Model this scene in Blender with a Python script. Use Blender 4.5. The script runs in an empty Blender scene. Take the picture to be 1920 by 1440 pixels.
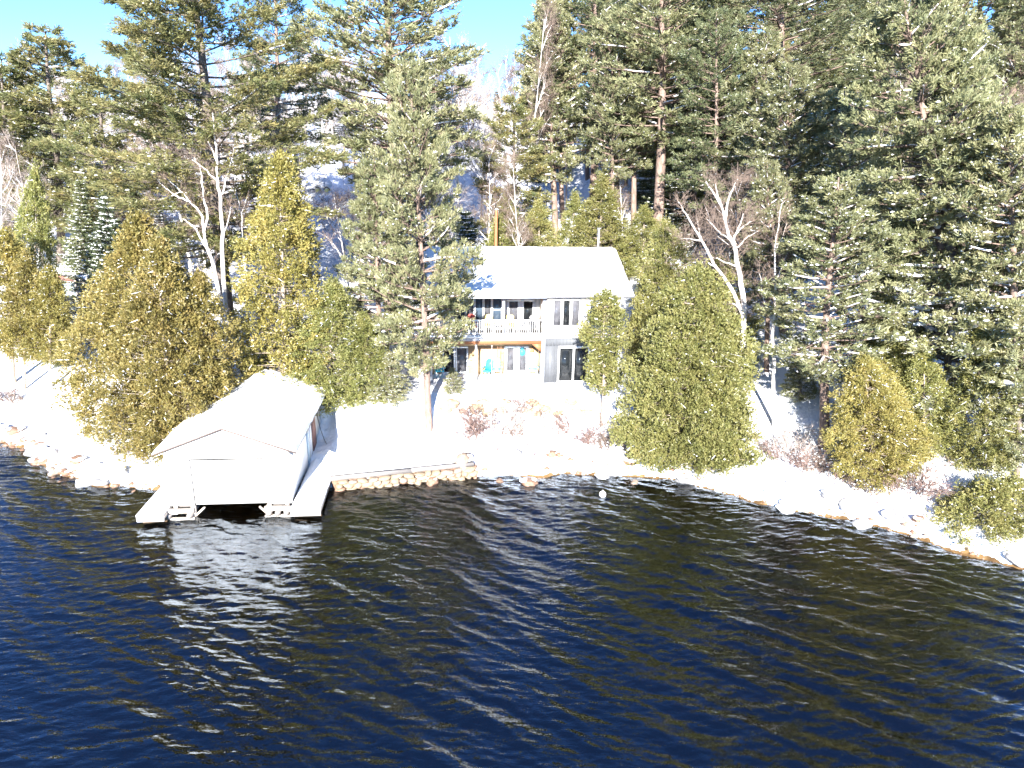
import bpy, math, random
import numpy as np
from mathutils import Matrix, Vector, noise as mnoise
R = math.radians
rng = np.random.default_rng(7)
random.seed(7)
scene = bpy.context.scene
COL = scene.collection

# ---------------------------------------------------------------- camera
CAM_H, PITCH, ROLL, FPX = 15.0, R(18), R(1.0), 1331.0
cd = bpy.data.cameras.new('camera'); cam = bpy.data.objects.new('camera', cd); COL.objects.link(cam)
cd.sensor_width = 36; cd.lens = 36 * FPX / 1920; cd.clip_start = .2; cd.clip_end = 2000
FW = np.array([0, math.cos(PITCH), -math.sin(PITCH)])
_up = np.array([0, math.sin(PITCH), math.cos(PITCH)]); _rt = np.array([1., 0, 0])
RT = math.cos(ROLL) * _rt + math.sin(ROLL) * _up
UP = -math.sin(ROLL) * _rt + math.cos(ROLL) * _up
EYE = np.array([0, 0, CAM_H])
cam.matrix_world = Matrix(((RT[0], UP[0], -FW[0], 0), (RT[1], UP[1], -FW[1], 0), (RT[2], UP[2], -FW[2], CAM_H), (0, 0, 0, 1)))
scene.camera = cam

# ---------------------------------------------------------------- sky, sun, exposure
SUN_EL, SUN_AZ = R(23), R(4)            # light travels towards +Y, turned slightly to +X
w = bpy.data.worlds.new('World'); scene.world = w; w.use_nodes = True
nt = w.node_tree; bg = nt.nodes['Background']
sky = nt.nodes.new('ShaderNodeTexSky'); sky.sky_type = 'NISHITA'; sky.sun_disc = False
sky.sun_elevation = SUN_EL; sky.sun_rotation = math.pi + SUN_AZ; sky.altitude = 3000; sky.air_density = 1.0; sky.dust_density = 0; sky.ozone_density = 8.0
nt.links.new(sky.outputs[0], bg.inputs[0]); bg.inputs[1].default_value = .085
sd = bpy.data.lights.new('sun', 'SUN'); sd.energy = 4.6; sd.angle = R(.5); sd.color = (1, .965, .91)
sun = bpy.data.objects.new('sun', sd); COL.objects.link(sun)
sdir = Vector((math.sin(SUN_AZ) * math.cos(SUN_EL), math.cos(SUN_AZ) * math.cos(SUN_EL), -math.sin(SUN_EL)))
sun.rotation_euler = sdir.to_track_quat('-Z', 'Y').to_euler(); sun.location = (-5, -40, 40)
vs = scene.view_settings; vs.view_transform = 'Standard'; vs.look = 'None'; vs.gamma = 1; vs.use_curve_mapping = False
vs.exposure = 2.3
scene.cycles.max_bounces = 6; scene.cycles.diffuse_bounces = 3; scene.cycles.glossy_bounces = 3
scene.cycles.transparent_max_bounces = 12; scene.cycles.transmission_bounces = 4
scene.cycles.caustics_reflective = False; scene.cycles.caustics_refractive = False

# ---------------------------------------------------------------- helpers: pixels of the photo to places in the world
def ray(x, y): return FW + RT * (x - 960) / FPX - UP * (y - 720) / FPX
def at_z(x, y, z): d = ray(x, y); return EYE + d * ((z - CAM_H) / d[2])
def at_y(x, y, Y): d = ray(x, y); return EYE + d * (Y / d[1])
def proj(p):
    v = np.asarray(p, float) - EYE; q = v @ FW
    return 960 + FPX * (v @ RT) / q, 720 - FPX * (v @ UP) / q

# ---------------------------------------------------------------- materials
def node_mat(name):
    m = bpy.data.materials.new(name); m.use_nodes = True; t = m.node_tree
    return m, t, t.nodes['Principled BSDF'], t.nodes['Material Output']
def N(t, kind, **kw):
    n = t.nodes.new(kind)
    for k, v in kw.items():
        if k.startswith('_'): setattr(n, k[1:], v)
        else: n.inputs[k.replace('__', ' ')].default_value = v
    return n
def c4(c): return (c[0], c[1], c[2], 1)
def mat(name, c1, c2=None, scale=4, rough=.7, bump=0, bscale=20, stretch=None, spec=.3, metal=0, detail=4):
    m, t, b, o = node_mat(name)
    b.inputs['Roughness'].default_value = rough; b.inputs['Specular IOR Level'].default_value = spec
    b.inputs['Metallic'].default_value = metal; b.inputs['Base Color'].default_value = c4(c1)
    tc = N(t, 'ShaderNodeTexCoord'); mp = N(t, 'ShaderNodeMapping')
    t.links.new(tc.outputs['Object'], mp.inputs[0])
    if stretch: mp.inputs['Scale'].default_value = stretch
    if c2:
        n = N(t, 'ShaderNodeTexNoise', Scale=scale, Detail=detail, Roughness=.6); t.links.new(mp.outputs[0], n.inputs['Vector'])
        r = N(t, 'ShaderNodeValToRGB'); r.color_ramp.elements[0].position = .35; r.color_ramp.elements[1].position = .65
        r.color_ramp.elements[0].color = c4(c1); r.color_ramp.elements[1].color = c4(c2)
        t.links.new(n.outputs[0], r.inputs[0]); t.links.new(r.outputs[0], b.inputs['Base Color'])
    if bump:
        n2 = N(t, 'ShaderNodeTexNoise', Scale=bscale, Detail=5); t.links.new(mp.outputs[0], n2.inputs['Vector'])
        bp = N(t, 'ShaderNodeBump', Strength=bump, Distance=.05); t.links.new(n2.outputs[0], bp.inputs['Height']); t.links.new(bp.outputs[0], b.inputs['Normal'])
    return m
def foliage(name, ca, cb, cc, scale=1.2, trans=.42):
    m, t, b, o = node_mat(name); t.nodes.remove(b)
    tc = N(t, 'ShaderNodeTexCoord'); oi = N(t, 'ShaderNodeObjectInfo')
    ad = N(t, 'ShaderNodeVectorMath', _operation='ADD'); cmb = N(t, 'ShaderNodeCombineXYZ')
    mu = N(t, 'ShaderNodeMath', _operation='MULTIPLY'); mu.inputs[1].default_value = 50
    t.links.new(oi.outputs['Random'], mu.inputs[0]); t.links.new(mu.outputs[0], cmb.inputs[0])
    t.links.new(tc.outputs['Object'], ad.inputs[0]); t.links.new(cmb.outputs[0], ad.inputs[1])
    n = N(t, 'ShaderNodeTexNoise', Scale=scale, Detail=6, Roughness=.72); t.links.new(ad.outputs[0], n.inputs['Vector'])
    r = N(t, 'ShaderNodeValToRGB'); e = r.color_ramp.elements
    e[0].position = .32; e[0].color = c4(ca); e[1].position = .68; e[1].color = c4(cc); k = e.new(.5); k.color = c4(cb)
    t.links.new(n.outputs[0], r.inputs[0])
    d = N(t, 'ShaderNodeBsdfDiffuse'); tr = N(t, 'ShaderNodeBsdfTranslucent'); mx = N(t, 'ShaderNodeMixShader', Fac=trans)
    gl = N(t, 'ShaderNodeBsdfGlossy', Roughness=.45); mx2 = N(t, 'ShaderNodeMixShader', Fac=.035)
    hs_ = N(t, 'ShaderNodeHueSaturation'); t.links.new(r.outputs[0], hs_.inputs['Color'])
    mh = N(t, 'ShaderNodeMapRange'); mh.inputs[3].default_value = .493; mh.inputs[4].default_value = .512; t.links.new(oi.outputs['Random'], mh.inputs[0]); t.links.new(mh.outputs[0], hs_.inputs['Hue'])
    m7 = N(t, 'ShaderNodeMath', _operation='MULTIPLY'); m7.inputs[1].default_value = 7.31; fr_ = N(t, 'ShaderNodeMath', _operation='FRACT'); t.links.new(oi.outputs['Random'], m7.inputs[0]); t.links.new(m7.outputs[0], fr_.inputs[0])
    mv = N(t, 'ShaderNodeMapRange'); mv.inputs[3].default_value = .86; mv.inputs[4].default_value = 1.2; t.links.new(fr_.outputs[0], mv.inputs[0]); t.links.new(mv.outputs[0], hs_.inputs['Value'])
    for s in (d, tr): t.links.new(hs_.outputs[0], s.inputs['Color'])
    t.links.new(d.outputs[0], mx.inputs[1]); t.links.new(tr.outputs[0], mx.inputs[2])
    t.links.new(mx.outputs[0], mx2.inputs[1]); t.links.new(gl.outputs[0], mx2.inputs[2]); t.links.new(mx2.outputs[0], o.inputs[0])
    return m
M = {}
M['red_pine'] = foliage('red pine needles', (.145, .165, .085), (.255, .255, .13), (.37, .335, .195))
M['white_pine'] = foliage('white pine needles', (.11, .145, .06), (.24, .235, .095), (.37, .30, .125), .8)
M['dark_pine'] = foliage('dark pine needles', (.08, .115, .06), (.165, .185, .09), (.26, .255, .125))  # darker green needles for some pines and firs
M['gold_cedar'] = foliage('golden cedar sprays', (.16, .15, .045), (.285, .245, .075), (.38, .29, .10), 1.6)
M['green_cedar'] = foliage('green cedar sprays', (.13, .145, .045), (.26, .255, .085), (.36, .31, .125), 1.6)
M['spruce'] = foliage('spruce needles', (.05, .075, .045), (.09, .12, .06), (.15, .16, .08))
M['rust_leaf'] = foliage('dry rusty leaves', (.30, .10, .03), (.36, .15, .05), (.42, .2, .07))
M['pine_bark'] = mat('pine bark', (.14, .10, .08), (.28, .20, .165), 9, .9, .8, 30, (1, 1, .25))
M['dark_bark'] = mat('dark bark', (.10, .08, .065), (.20, .165, .14), 9, .9, .6, 30, (1, 1, .25))
M['cedar_bark'] = mat('cedar bark', (.28, .22, .17), (.42, .35, .28), 8, .9, .5, 30, (1, 1, .2))
M['birch_bark'] = mat('birch bark', (.82, .78, .74), (.66, .60, .55), 7, .7, .3, 30, (1, 1, 3))
M['twig'] = mat('brown twigs', (.14, .10, .08), (.23, .175, .14), 3, .8)
M['grey_twig'] = mat('grey twigs', (.33, .27, .24), (.46, .40, .36), 3, .8)
M['red_twig'] = mat('reddish twigs', (.15, .10, .085), (.25, .17, .145), 3, .8)
M['snow'] = mat('snow', (.86, .87, .90), (.90, .90, .915), 1.5, .6, .25, 9, spec=.2)
M['roof_snow'] = mat('roof snow', (.89, .90, .915), (.86, .88, .91), .8, .6, .12, 3, spec=.2)
M['white_paint'] = mat('white painted boards', (.80, .79, .765), (.76, .745, .72), 2, .5, .1, 8)
M['cream_paint'] = mat('cream wall panels', (.78, .73, .66), (.74, .69, .62), 1.5, .6)
M['tan_wall'] = mat('tan cedar cladding', (.50, .36, .21), (.42, .29, .16), 2.5, .6, .1, 10, (1, 1, 6))
M['white_trim'] = mat('white trim', (.80, .80, .80), None, rough=.4)
M['grey_siding'] = mat('grey siding', (.115, .12, .13), (.10, .105, .115), 3, .6, .1, 12)
M['grey_trim'] = mat('grey blue trim', (.30, .32, .36), None, rough=.5)
M['eave_metal'] = mat('grey eave metal', (.35, .35, .38), None, rough=.4, metal=.2)
M['orange_wood'] = mat('orange stained wood', (.34, .15, .07), (.26, .11, .05), 5, .5, .1, 12, (.3, 3, 3))
M['grey_wood'] = mat('weathered grey timber', (.26, .24, .23), (.18, .165, .155), 3, .8, .4, 14, (.4, 4, 4))
M['brown_wood'] = mat('wet brown timber', (.32, .20, .11), (.20, .12, .065), 4, .6, .4, 14, (.4, 4, 4))
M['pale_wood'] = mat('pale crib timber', (.60, .54, .47), (.45, .38, .31), 4, .8, .4, 14, (.4, 4, 4))
M['rake_grey'] = mat('weathered rake board', (.17, .135, .12), (.11, .085, .075), 5, .8)
M['red_brown'] = mat('red brown door paint', (.26, .13, .10), (.20, .10, .08), 3, .6)
M['teal'] = mat('teal plastic', (.05, .50, .60), None, rough=.4)
M['teal_pale'] = mat('pale teal plastic', (.30, .72, .74), None, rough=.4)
M['yellow'] = mat('faded yellow fabric', (.74, .60, .25), None, rough=.8)
M['red'] = mat('faded red fabric', (.55, .12, .10), None, rough=.8)
M['black'] = mat('black enamel', (.03, .03, .035), None, rough=.35)
M['rust'] = mat('rusty iron', (.28, .15, .09), (.2, .1, .06), 6, .7)
M['pale_blue'] = mat('pale blue boards', (.42, .55, .62), (.52, .60, .62), 3, .6, .15, 10)
M['buoy'] = mat('white buoy plastic', (.85, .85, .85), None, rough=.3)
M['stone'] = mat('tan shore stone', (.26, .19, .14), (.36, .28, .22), 3, .8, .6, 14)
M['stone_pale'] = mat('pale wall stone', (.36, .28, .19), (.25, .18, .12), 2.5, .8, .6, 14)
M['stone_brown'] = mat('wet brown shore stone', (.17, .095, .06), (.26, .17, .12), 3, .5, .6, 14)
M['stone_grey'] = mat('grey stone', (.28, .275, .28), (.40, .39, .385), 3, .8, .6, 14)
M['drive_yellow'] = mat('pale yellow paint', (.66, .60, .22), None, rough=.5)
def glass_pane(name, base, rough=.04):
    m, t, b, o = node_mat(name)
    b.inputs['Base Color'].default_value = c4(base); b.inputs['Roughness'].default_value = rough
    b.inputs['Specular IOR Level'].default_value = .4
    tc = N(t, 'ShaderNodeTexCoord'); n = N(t, 'ShaderNodeTexNoise', Scale=2.3, Detail=3); t.links.new(tc.outputs['Object'], n.inputs['Vector'])
    r = N(t, 'ShaderNodeValToRGB'); r.color_ramp.elements[0].position = .4; r.color_ramp.elements[1].position = .6
    r.color_ramp.elements[0].color = c4([x * .8 for x in base]); r.color_ramp.elements[1].color = c4([x * 1.15 for x in base])
    t.links.new(n.outputs[0], r.inputs[0]); t.links.new(r.outputs[0], b.inputs['Base Color'])
    return m
M['pane_grey'] = glass_pane('window glass over pale blind', (.085, .085, .095))
M['pane_blue'] = glass_pane('window glass with sky tint', (.06, .085, .12))
M['pane_dark'] = glass_pane('window glass over dark room', (.012, .014, .016))

# ground: snow above the water line, brown stony bed below it
def ground_material():
    m, t, b, o = node_mat('snowy ground and lake bed')
    b.inputs['Roughness'].default_value = .65; b.inputs['Specular IOR Level'].default_value = .2
    g = N(t, 'ShaderNodeNewGeometry'); sp = N(t, 'ShaderNodeSeparateXYZ'); t.links.new(g.outputs['Position'], sp.inputs[0])
    n = N(t, 'ShaderNodeTexNoise', Scale=1.6, Detail=7, Roughness=.7); t.links.new(g.outputs['Position'], n.inputs['Vector'])
    ma = N(t, 'ShaderNodeMath', _operation='MULTIPLY_ADD'); ma.inputs[1].default_value = .55; ma.inputs[2].default_value = -.22
    t.links.new(n.outputs[0], ma.inputs[0])
    gt = N(t, 'ShaderNodeMath', _operation='GREATER_THAN'); t.links.new(sp.outputs[2], gt.inputs[0]); t.links.new(ma.outputs[0], gt.inputs[1])
    v = N(t, 'ShaderNodeTexVoronoi', Scale=2.6); t.links.new(g.outputs['Position'], v.inputs['Vector'])
    n3 = N(t, 'ShaderNodeTexNoise', Scale=.9, Detail=6, Roughness=.65); t.links.new(g.outputs['Position'], n3.inputs['Vector'])
    bed = N(t, 'ShaderNodeValToRGB'); e = bed.color_ramp.elements
    e[0].position = .3; e[0].color = (.10, .055, .022, 1); e[1].position = .75; e[1].color = (.34, .21, .09, 1)
    t.links.new(n3.outputs[0], bed.inputs[0])
    hm = N(t, 'ShaderNodeMix', _data_type='RGBA', _blend_type='MULTIPLY'); hm.inputs[0].default_value = .6
    t.links.new(bed.outputs[0], hm.inputs[6])
    vr = N(t, 'ShaderNodeValToRGB'); vr.color_ramp.elements[0].color = (1, 1, 1, 1); vr.color_ramp.elements[1].color = (.35, .33, .3, 1)
    vr.color_ramp.elements[0].position = .25; vr.color_ramp.elements[1].position = .6
    t.links.new(v.outputs['Distance'], vr.inputs[0]); t.links.new(vr.outputs[0], hm.inputs[7])
    mx = N(t, 'ShaderNodeMix', _data_type='RGBA'); t.links.new(gt.outputs[0], mx.inputs[0]); t.links.new(hm.outputs[2], mx.inputs[6])
    mx.inputs[7].default_value = (.87, .88, .905, 1)
    t.links.new(mx.outputs[2], b.inputs['Base Color'])
    n2 = N(t, 'ShaderNodeTexNoise', Scale=2.2, Detail=6, Roughness=.6); t.links.new(g.outputs['Position'], n2.inputs['Vector'])
    bp = N(t, 'ShaderNodeBump', Strength=.55, Distance=.25); t.links.new(n2.outputs[0], bp.inputs['Height']); t.links.new(bp.outputs[0], b.inputs['Normal'])
    return m
def water_material():
    m, t, b, o = node_mat('tea coloured lake water'); t.nodes.remove(b)
    g = N(t, 'ShaderNodeNewGeometry')
    n = N(t, 'ShaderNodeTexNoise', Scale=4.6, Detail=2.5, Roughness=.55, Distortion=.5)
    mp = N(t, 'ShaderNodeMapping'); mp.inputs['Rotation'].default_value = (0, 0, R(14)); mp.inputs['Scale'].default_value = (.45, 1.25, 1)
    t.links.new(g.outputs['Position'], mp.inputs[0]); t.links.new(mp.outputs[0], n.inputs['Vector'])
    bp = N(t, 'ShaderNodeBump', Strength=.62, Distance=.05); t.links.new(n.outputs[0], bp.inputs['Height'])
    fr = N(t, 'ShaderNodeFresnel', IOR=2.05); gl = N(t, 'ShaderNodeBsdfGlossy', Roughness=.012); tr = N(t, 'ShaderNodeBsdfTransparent')
    for x in (fr, gl): t.links.new(bp.outputs[0], x.inputs['Normal'])
    gl.inputs['Color'].default_value = (.80, .89, 1, 1); tr.inputs['Color'].default_value = (.97, .95, .9, 1)  # extra sky blue put into the gloss colour to strengthen the reflection
    mx = N(t, 'ShaderNodeMixShader'); t.links.new(fr.outputs[0], mx.inputs[0]); t.links.new(tr.outputs[0], mx.inputs[1]); t.links.new(gl.outputs[0], mx.inputs[2])
    t.links.new(mx.outputs[0], o.inputs['Surface'])
    va = N(t, 'ShaderNodeVolumeAbsorption', Density=.62); va.inputs['Color'].default_value = (.70, .42, .16, 1)
    t.links.new(va.outputs[0], o.inputs['Volume'])
    return m
M['ground'] = ground_material(); M['water'] = water_material()

# ---------------------------------------------------------------- mesh helpers
class Geo:
    def __init__(s): s.v = []; s.f = []; s.m = []; s.n = 0
    def add(s, v, f, mi=0):
        v = np.asarray(v, np.float32).reshape(-1, 3); f = np.asarray(f, np.int32).reshape(-1, 3)
        s.v.append(v); s.f.append(f + s.n); s.m.append(np.full(len(f), mi, np.int32)); s.n += len(v)
    def mesh(s, name, mats, smooth=False):
        me = bpy.data.meshes.new(name)
        v = np.concatenate(s.v); f = np.concatenate(s.f); mi = np.concatenate(s.m)
        me.vertices.add(len(v)); me.vertices.foreach_set('co', v.ravel())
        me.loops.add(f.size); me.loops.foreach_set('vertex_index', f.ravel())
        me.polygons.add(len(f)); me.polygons.foreach_set('loop_start', np.arange(0, f.size, 3, dtype=np.int32))
        for m_ in (mats if isinstance(mats, (list, tuple)) else [mats]): me.materials.append(m_)
        me.polygons.foreach_set('material_index', mi)
        if smooth: me.polygons.foreach_set('use_smooth', np.ones(len(f), bool))
        me.update(calc_edges=True)
        return me
def link(name, me, parent=None):
    o = bpy.data.objects.new(name, me); COL.objects.link(o)
    if parent: o.parent = parent
    return o
def tag(o, label=None, cat=None, group=None, kind=None):
    for k, v in (('label', label), ('category', cat), ('group', group), ('kind', kind)):
        if v: o[k] = v
    return o
def empty(name, loc, rz=0, label=None, cat=None, group=None):
    o = bpy.data.objects.new(name, None); COL.objects.link(o); o.location = loc; o.rotation_euler = (0, 0, rz)
    o.empty_display_size = .3
    return tag(o, label, cat, group)
BOXF = np.array([(0, 2, 3), (0, 3, 1), (4, 5, 7), (4, 7, 6), (0, 1, 5), (0, 5, 4), (2, 6, 7), (2, 7, 3), (0, 4, 6), (0, 6, 2), (1, 3, 7), (1, 7, 5)])
def box(g, a, b, mi=0):
    v = [(x, y, z) for z in (a[2], b[2]) for y in (a[1], b[1]) for x in (a[0], b[0])]
    g.add(v, BOXF, mi)
def tube(g, pts, rad, s=6, mi=0, tip=False):
    pts = np.asarray(pts, float); rad = np.broadcast_to(np.asarray(rad, float), (len(pts),))
    t = np.gradient(pts, axis=0); t /= np.linalg.norm(t, axis=1)[:, None] + 1e-9
    ref = np.where(np.abs(t[:, 2:3]) < .9, np.array([[0, 0, 1.]]), np.array([[1., 0, 0]]))
    u = np.cross(t, ref); u /= np.linalg.norm(u, axis=1)[:, None] + 1e-9; q = np.cross(t, u)
    a = np.arange(s) * 2 * math.pi / s
    ring = pts[:, None] + rad[:, None, None] * (np.cos(a)[None, :, None] * u[:, None] + np.sin(a)[None, :, None] * q[:, None])
    k = len(pts); i = np.arange(k - 1)[:, None] * s; j = np.arange(s)[None]; jn = (j + 1) % s
    f = np.concatenate([np.stack([i + j, i + jn, i + s + jn], -1).reshape(-1, 3), np.stack([i + j, i + s + jn, i + s + j], -1).reshape(-1, 3)])
    g.add(ring, f, mi)
def cones(g, A, B, r, mi=0):
    """many thin three sided twigs from A to B"""
    A = np.asarray(A, float); B = np.asarray(B, float); n = len(A)
    if not n: return
    t = B - A; t /= np.linalg.norm(t, axis=1)[:, None] + 1e-9
    x = rng.normal(size=(n, 3)); u = np.cross(t, x); u /= np.linalg.norm(u, axis=1)[:, None] + 1e-9; q = np.cross(t, u)
    r = np.broadcast_to(np.asarray(r, float), (n,))[:, None]
    v = np.stack([A + u * r, A + (-.5 * u + .87 * q) * r, A + (-.5 * u - .87 * q) * r, B], 1)
    b = np.arange(n)[:, None, None] * 4
    g.add(v, (b + np.array([(0, 1, 3), (1, 2, 3), (2, 0, 3)])[None]).reshape(-1, 3), mi)
def blades(g, P, D, n, L, W, spread, up=0., flip=.3, mi=0):
    P = np.asarray(P, float); D = np.asarray(D, float); k = len(P)
    d = D[:, None] + rng.normal(size=(k, n, 3)) * spread; d[..., 2] += up
    d /= np.linalg.norm(d, axis=2)[..., None] + 1e-9
    s = np.cross(d, rng.normal(size=(k, n, 3))); s /= np.linalg.norm(s, axis=2)[..., None] + 1e-9
    l = L * rng.uniform(.6, 1.15, (k, n, 1)); ww = W * rng.uniform(.7, 1.3, (k, n, 1)) / 2
    base = P[:, None] + rng.normal(size=(k, n, 3)) * .02; end = base + d * l
    fl = rng.random((k, n, 1)) < flip
    a = np.where(fl, end, base); b = np.where(fl, base, end)
    v = np.stack([a - s * ww, a + s * ww, b], 2).reshape(-1, 3)
    g.add(v, np.arange(len(v)).reshape(-1, 3), mi)
OCT = np.array([(1, 0, 0), (.5, .87, 0), (-.5, .87, 0), (-1, 0, 0), (-.5, -.87, 0), (.5, -.87, 0), (.2, .1, 1)])
OCTF = [(0, 1, 6), (1, 2, 6), (2, 3, 6), (3, 4, 6), (4, 5, 6), (5, 0, 6), (0, 2, 1), (0, 3, 2), (0, 4, 3), (0, 5, 4)]
def lumps(g, P, r, h=.5, mi=0):
    P = np.asarray(P, float); n = len(P)
    if not n: return
    r = np.broadcast_to(np.asarray(r, float), (n,)) * rng.uniform(.6, 1.4, n)
    a = rng.uniform(0, 6.28, n); c, s_ = np.cos(a), np.sin(a); q = rng.uniform(.5, 1, n)
    v = np.repeat(OCT[None], n, 0) * rng.uniform(.75, 1.2, (n, 7, 1)); v[..., 1] *= q[:, None]; v[..., 2] *= h
    x = v[..., 0] * c[:, None] - v[..., 1] * s_[:, None]; y = v[..., 0] * s_[:, None] + v[..., 1] * c[:, None]
    v = np.stack([x, y, v[..., 2]], -1) * r[:, None, None] + P[:, None]
    g.add(v, (np.arange(n)[:, None, None] * 7 + np.array(OCTF)[None]).reshape(-1, 3), mi)
def path3(p0, d0, L, k, droop=0., wob=.1, curl=None):
    """a wandering polyline of k points"""
    p = np.array(p0, float); d = np.array(d0, float); d /= np.linalg.norm(d); out = [p.copy()]
    for i in range(k - 1):
        d = d + rng.normal(size=3) * wob; d[2] += droop
        if curl is not None: d += curl
        d /= np.linalg.norm(d); p = p + d * L / (k - 1); out.append(p.copy())
    return np.array(out)
def sample(pl, t):
    t = np.clip(np.asarray(t, float), 0, 1) * (len(pl) - 1); i = np.minimum(t.astype(int), len(pl) - 2); f = (t - i)[..., None]
    return pl[i] * (1 - f) + pl[i + 1] * f, (pl[i + 1] - pl[i]) / (np.linalg.norm(pl[i + 1] - pl[i], axis=-1)[..., None] + 1e-9)

# ---------------------------------------------------------------- terrain
SX = np.array([-160, -90, -60, -42, -33, -26.9, -24.5, -22.1, -20.1, -16.6, -13, -9.6, -9.0, -6.4, -2, 1.1, 3.8, 7.6, 10.9, 12.9, 14.9, 16.7, 18.2, 20, 26, 36, 60, 160.])
SY = np.array([70, 52, 44, 38.5, 36.5, 34.5, 33.3, 31.2, 30.1, 29.5, 30.2, 31.0, 29.9, 30.2, 31.4, 31.7, 32.0, 31.6, 29.65, 28.4, 27.6, 26.5, 25.3, 24.1, 20.5, 14, 0, -50.])
PC = ([-40, -12, -4, -1.5, 0, .3, 1, 3, 4.2, 4.9, 6.2, 17, 25, 60, 130, 300], [-9, -3.6, -1.25, -.5, -.05, .42, .62, .8, 1.2, 2.05, 2.42, 2.6, 3.9, 13.5, 24, 34])
PL = ([-40, -12, -4, -1.5, 0, .6, 2, 4.5, 7, 12, 20, 60, 130, 300], [-9, -3.2, -1.0, -.35, 0, .3, .5, .9, 1.6, 3.3, 5.2, 14.5, 25, 34])
PR = ([-40, -12, -4, -1.5, 0, .5, 1.5, 3, 6, 12, 25, 60, 130, 300], [-9, -3.4, -1.1, -.4, 0, .3, .5, .95, 1.7, 3.6, 7.0, 15.5, 26, 34])
def sstep(a, b, x): t = np.clip((x - a) / (b - a), 0, 1); return t * t * (3 - 2 * t)
def vnoise(x, y, s, seed=0):
    """cheap smooth noise from a few sines"""
    x = x * s; y = y * s; o = 0
    for k in range(5):
        a = seed * 1.7 + k * 2.39; f = 1.0 + .55 * k
        o = o + np.sin(x * math.cos(a) * f + y * math.sin(a) * f + 1.3 * k + seed + 1.1 * np.sin(.6 * f * (y * math.cos(a) - x * math.sin(a)) + k)) / (1 + .5 * k)
    return o / 2.6
def hz(x, y):
    x = np.asarray(x, float); y = np.asarray(y, float)
    ys = np.interp(x, SX, SY) + .22 * vnoise(x, x * 0, 1.9, 3) * np.where((x > -10) & (x < -1), .15, 1)
    d = y - ys
    c = np.interp(d, *PC); l = np.interp(d, *PL); r = np.interp(d, *PR)
    wl = 1 - sstep(-17, -10.5, x); wr = sstep(6.5, 11.5, x)
    z = c * (1 - wl - wr) + l * wl + r * wr
    z = z + vnoise(x, y, .55, 1) * .16 * sstep(3, 9, d) * (1 - (1 - wl - wr) * sstep(20, 16, d) * .8) + vnoise(x, y, 2.3, 2) * .05 * sstep(.3, 2, d) + (np.abs(vnoise(x, y, 3.1, 21)) ** 2 * .24 + np.abs(vnoise(x, y, 1.7, 22)) ** 2 * .18) * sstep(-.1, .5, d) * sstep(3.2, 1.4, d) * np.where((x > -15) & (x < -1.5), 0, 1)
    z = z + vnoise(x, y, .12, 5) * 1.1 * sstep(28, 60, d)
    return z + vnoise(x, y, 1.4, 9) * .12 * sstep(-.3, -2, d)
def ground_at(px, py):
    d = ray(px, py); lo = 12.
    for Y in np.arange(12, 190, .25):
        p = EYE + d * (Y / d[1])
        if p[2] < hz(p[0], p[1]): return p
    return EYE + d * (190 / d[1])
def axis(segs):
    out = []
    for a, b, s in segs: out += list(np.arange(a, b, s))
    return np.array(out + [segs[-1][1]])
def grid(name, xs, ys, zf, m, smooth=True):
    X, Y = np.meshgrid(xs, ys); Zz = zf(X, Y); nx, ny = len(xs), len(ys)
    i = (np.arange(ny - 1)[:, None] * nx + np.arange(nx - 1)[None]).ravel()
    f = np.concatenate([np.stack([i, i + 1, i + nx + 1], -1), np.stack([i, i + nx + 1, i + nx], -1)])
    g = Geo(); g.add(np.stack([X, Y, Zz], -1), f)
    return link(name, g.mesh(name, m, smooth))
ground = grid('ground', axis([(-160, -40, 4), (-40, -30, .6), (-30, 24, .2), (24, 40, .6), (40, 160, 4)]),
              axis([(-60, 10, 4), (10, 20, 1), (20, 42, .17), (42, 60, .5), (60, 110, 1.2), (110, 300, 6)]), hz, M['ground'])
tag(ground, 'snow covered shore and wooded hillside with brown stony lake bed', 'ground', kind='structure')

# lake: real ripples where the picture shows them
wr = np.random.default_rng(11); comps = []
for i in range(70):
    lam = .24 * (2.9 / .24) ** (((i + wr.random()) / 70) ** 1.5)
    longw = sstep(.7, 1.5, lam)
    ang = R(79 - 30 * longw) + wr.normal() * (R(19) * (1 - longw) + R(12) * longw)
    k = 2 * math.pi / lam; comps.append((k * math.cos(ang), k * math.sin(ang), wr.random() * 6.28, (.035 - .010 * longw) / k))
def wave(X, Y):
    a = sstep(-30, -24, X) * sstep(30, 26, X) * sstep(5, 9, Y)
    Xw = X + .5 * np.sin(Y * .31 + 1) + .22 * np.sin(Y * .9 + X * .4); Yw = Y + .55 * np.sin(X * .23) + .2 * np.sin(X * .71 + Y * .3)
    z = np.zeros_like(X)
    for kx, ky, ph, am in comps: z += am * np.sin(kx * Xw + ky * Yw + ph)
    calm = .85 + .25 * vnoise(X, Y, .16, 4) + .25 * vnoise(X, Y, .5, 6)
    return z * a * np.clip(calm, .25, 1.4)
lake = grid('lake_water', axis([(-400, -40, 30), (-40, -23, 1), (-23, 23, .1), (23, 40, 1), (40, 400, 30)]),
            axis([(-400, 0, 40), (0, 10, 1), (10, 33, .058), (33, 60, 3)]), wave, M['water'])
tag(lake, 'dark blue and brown rippled lake water', 'water', kind='structure')

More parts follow.
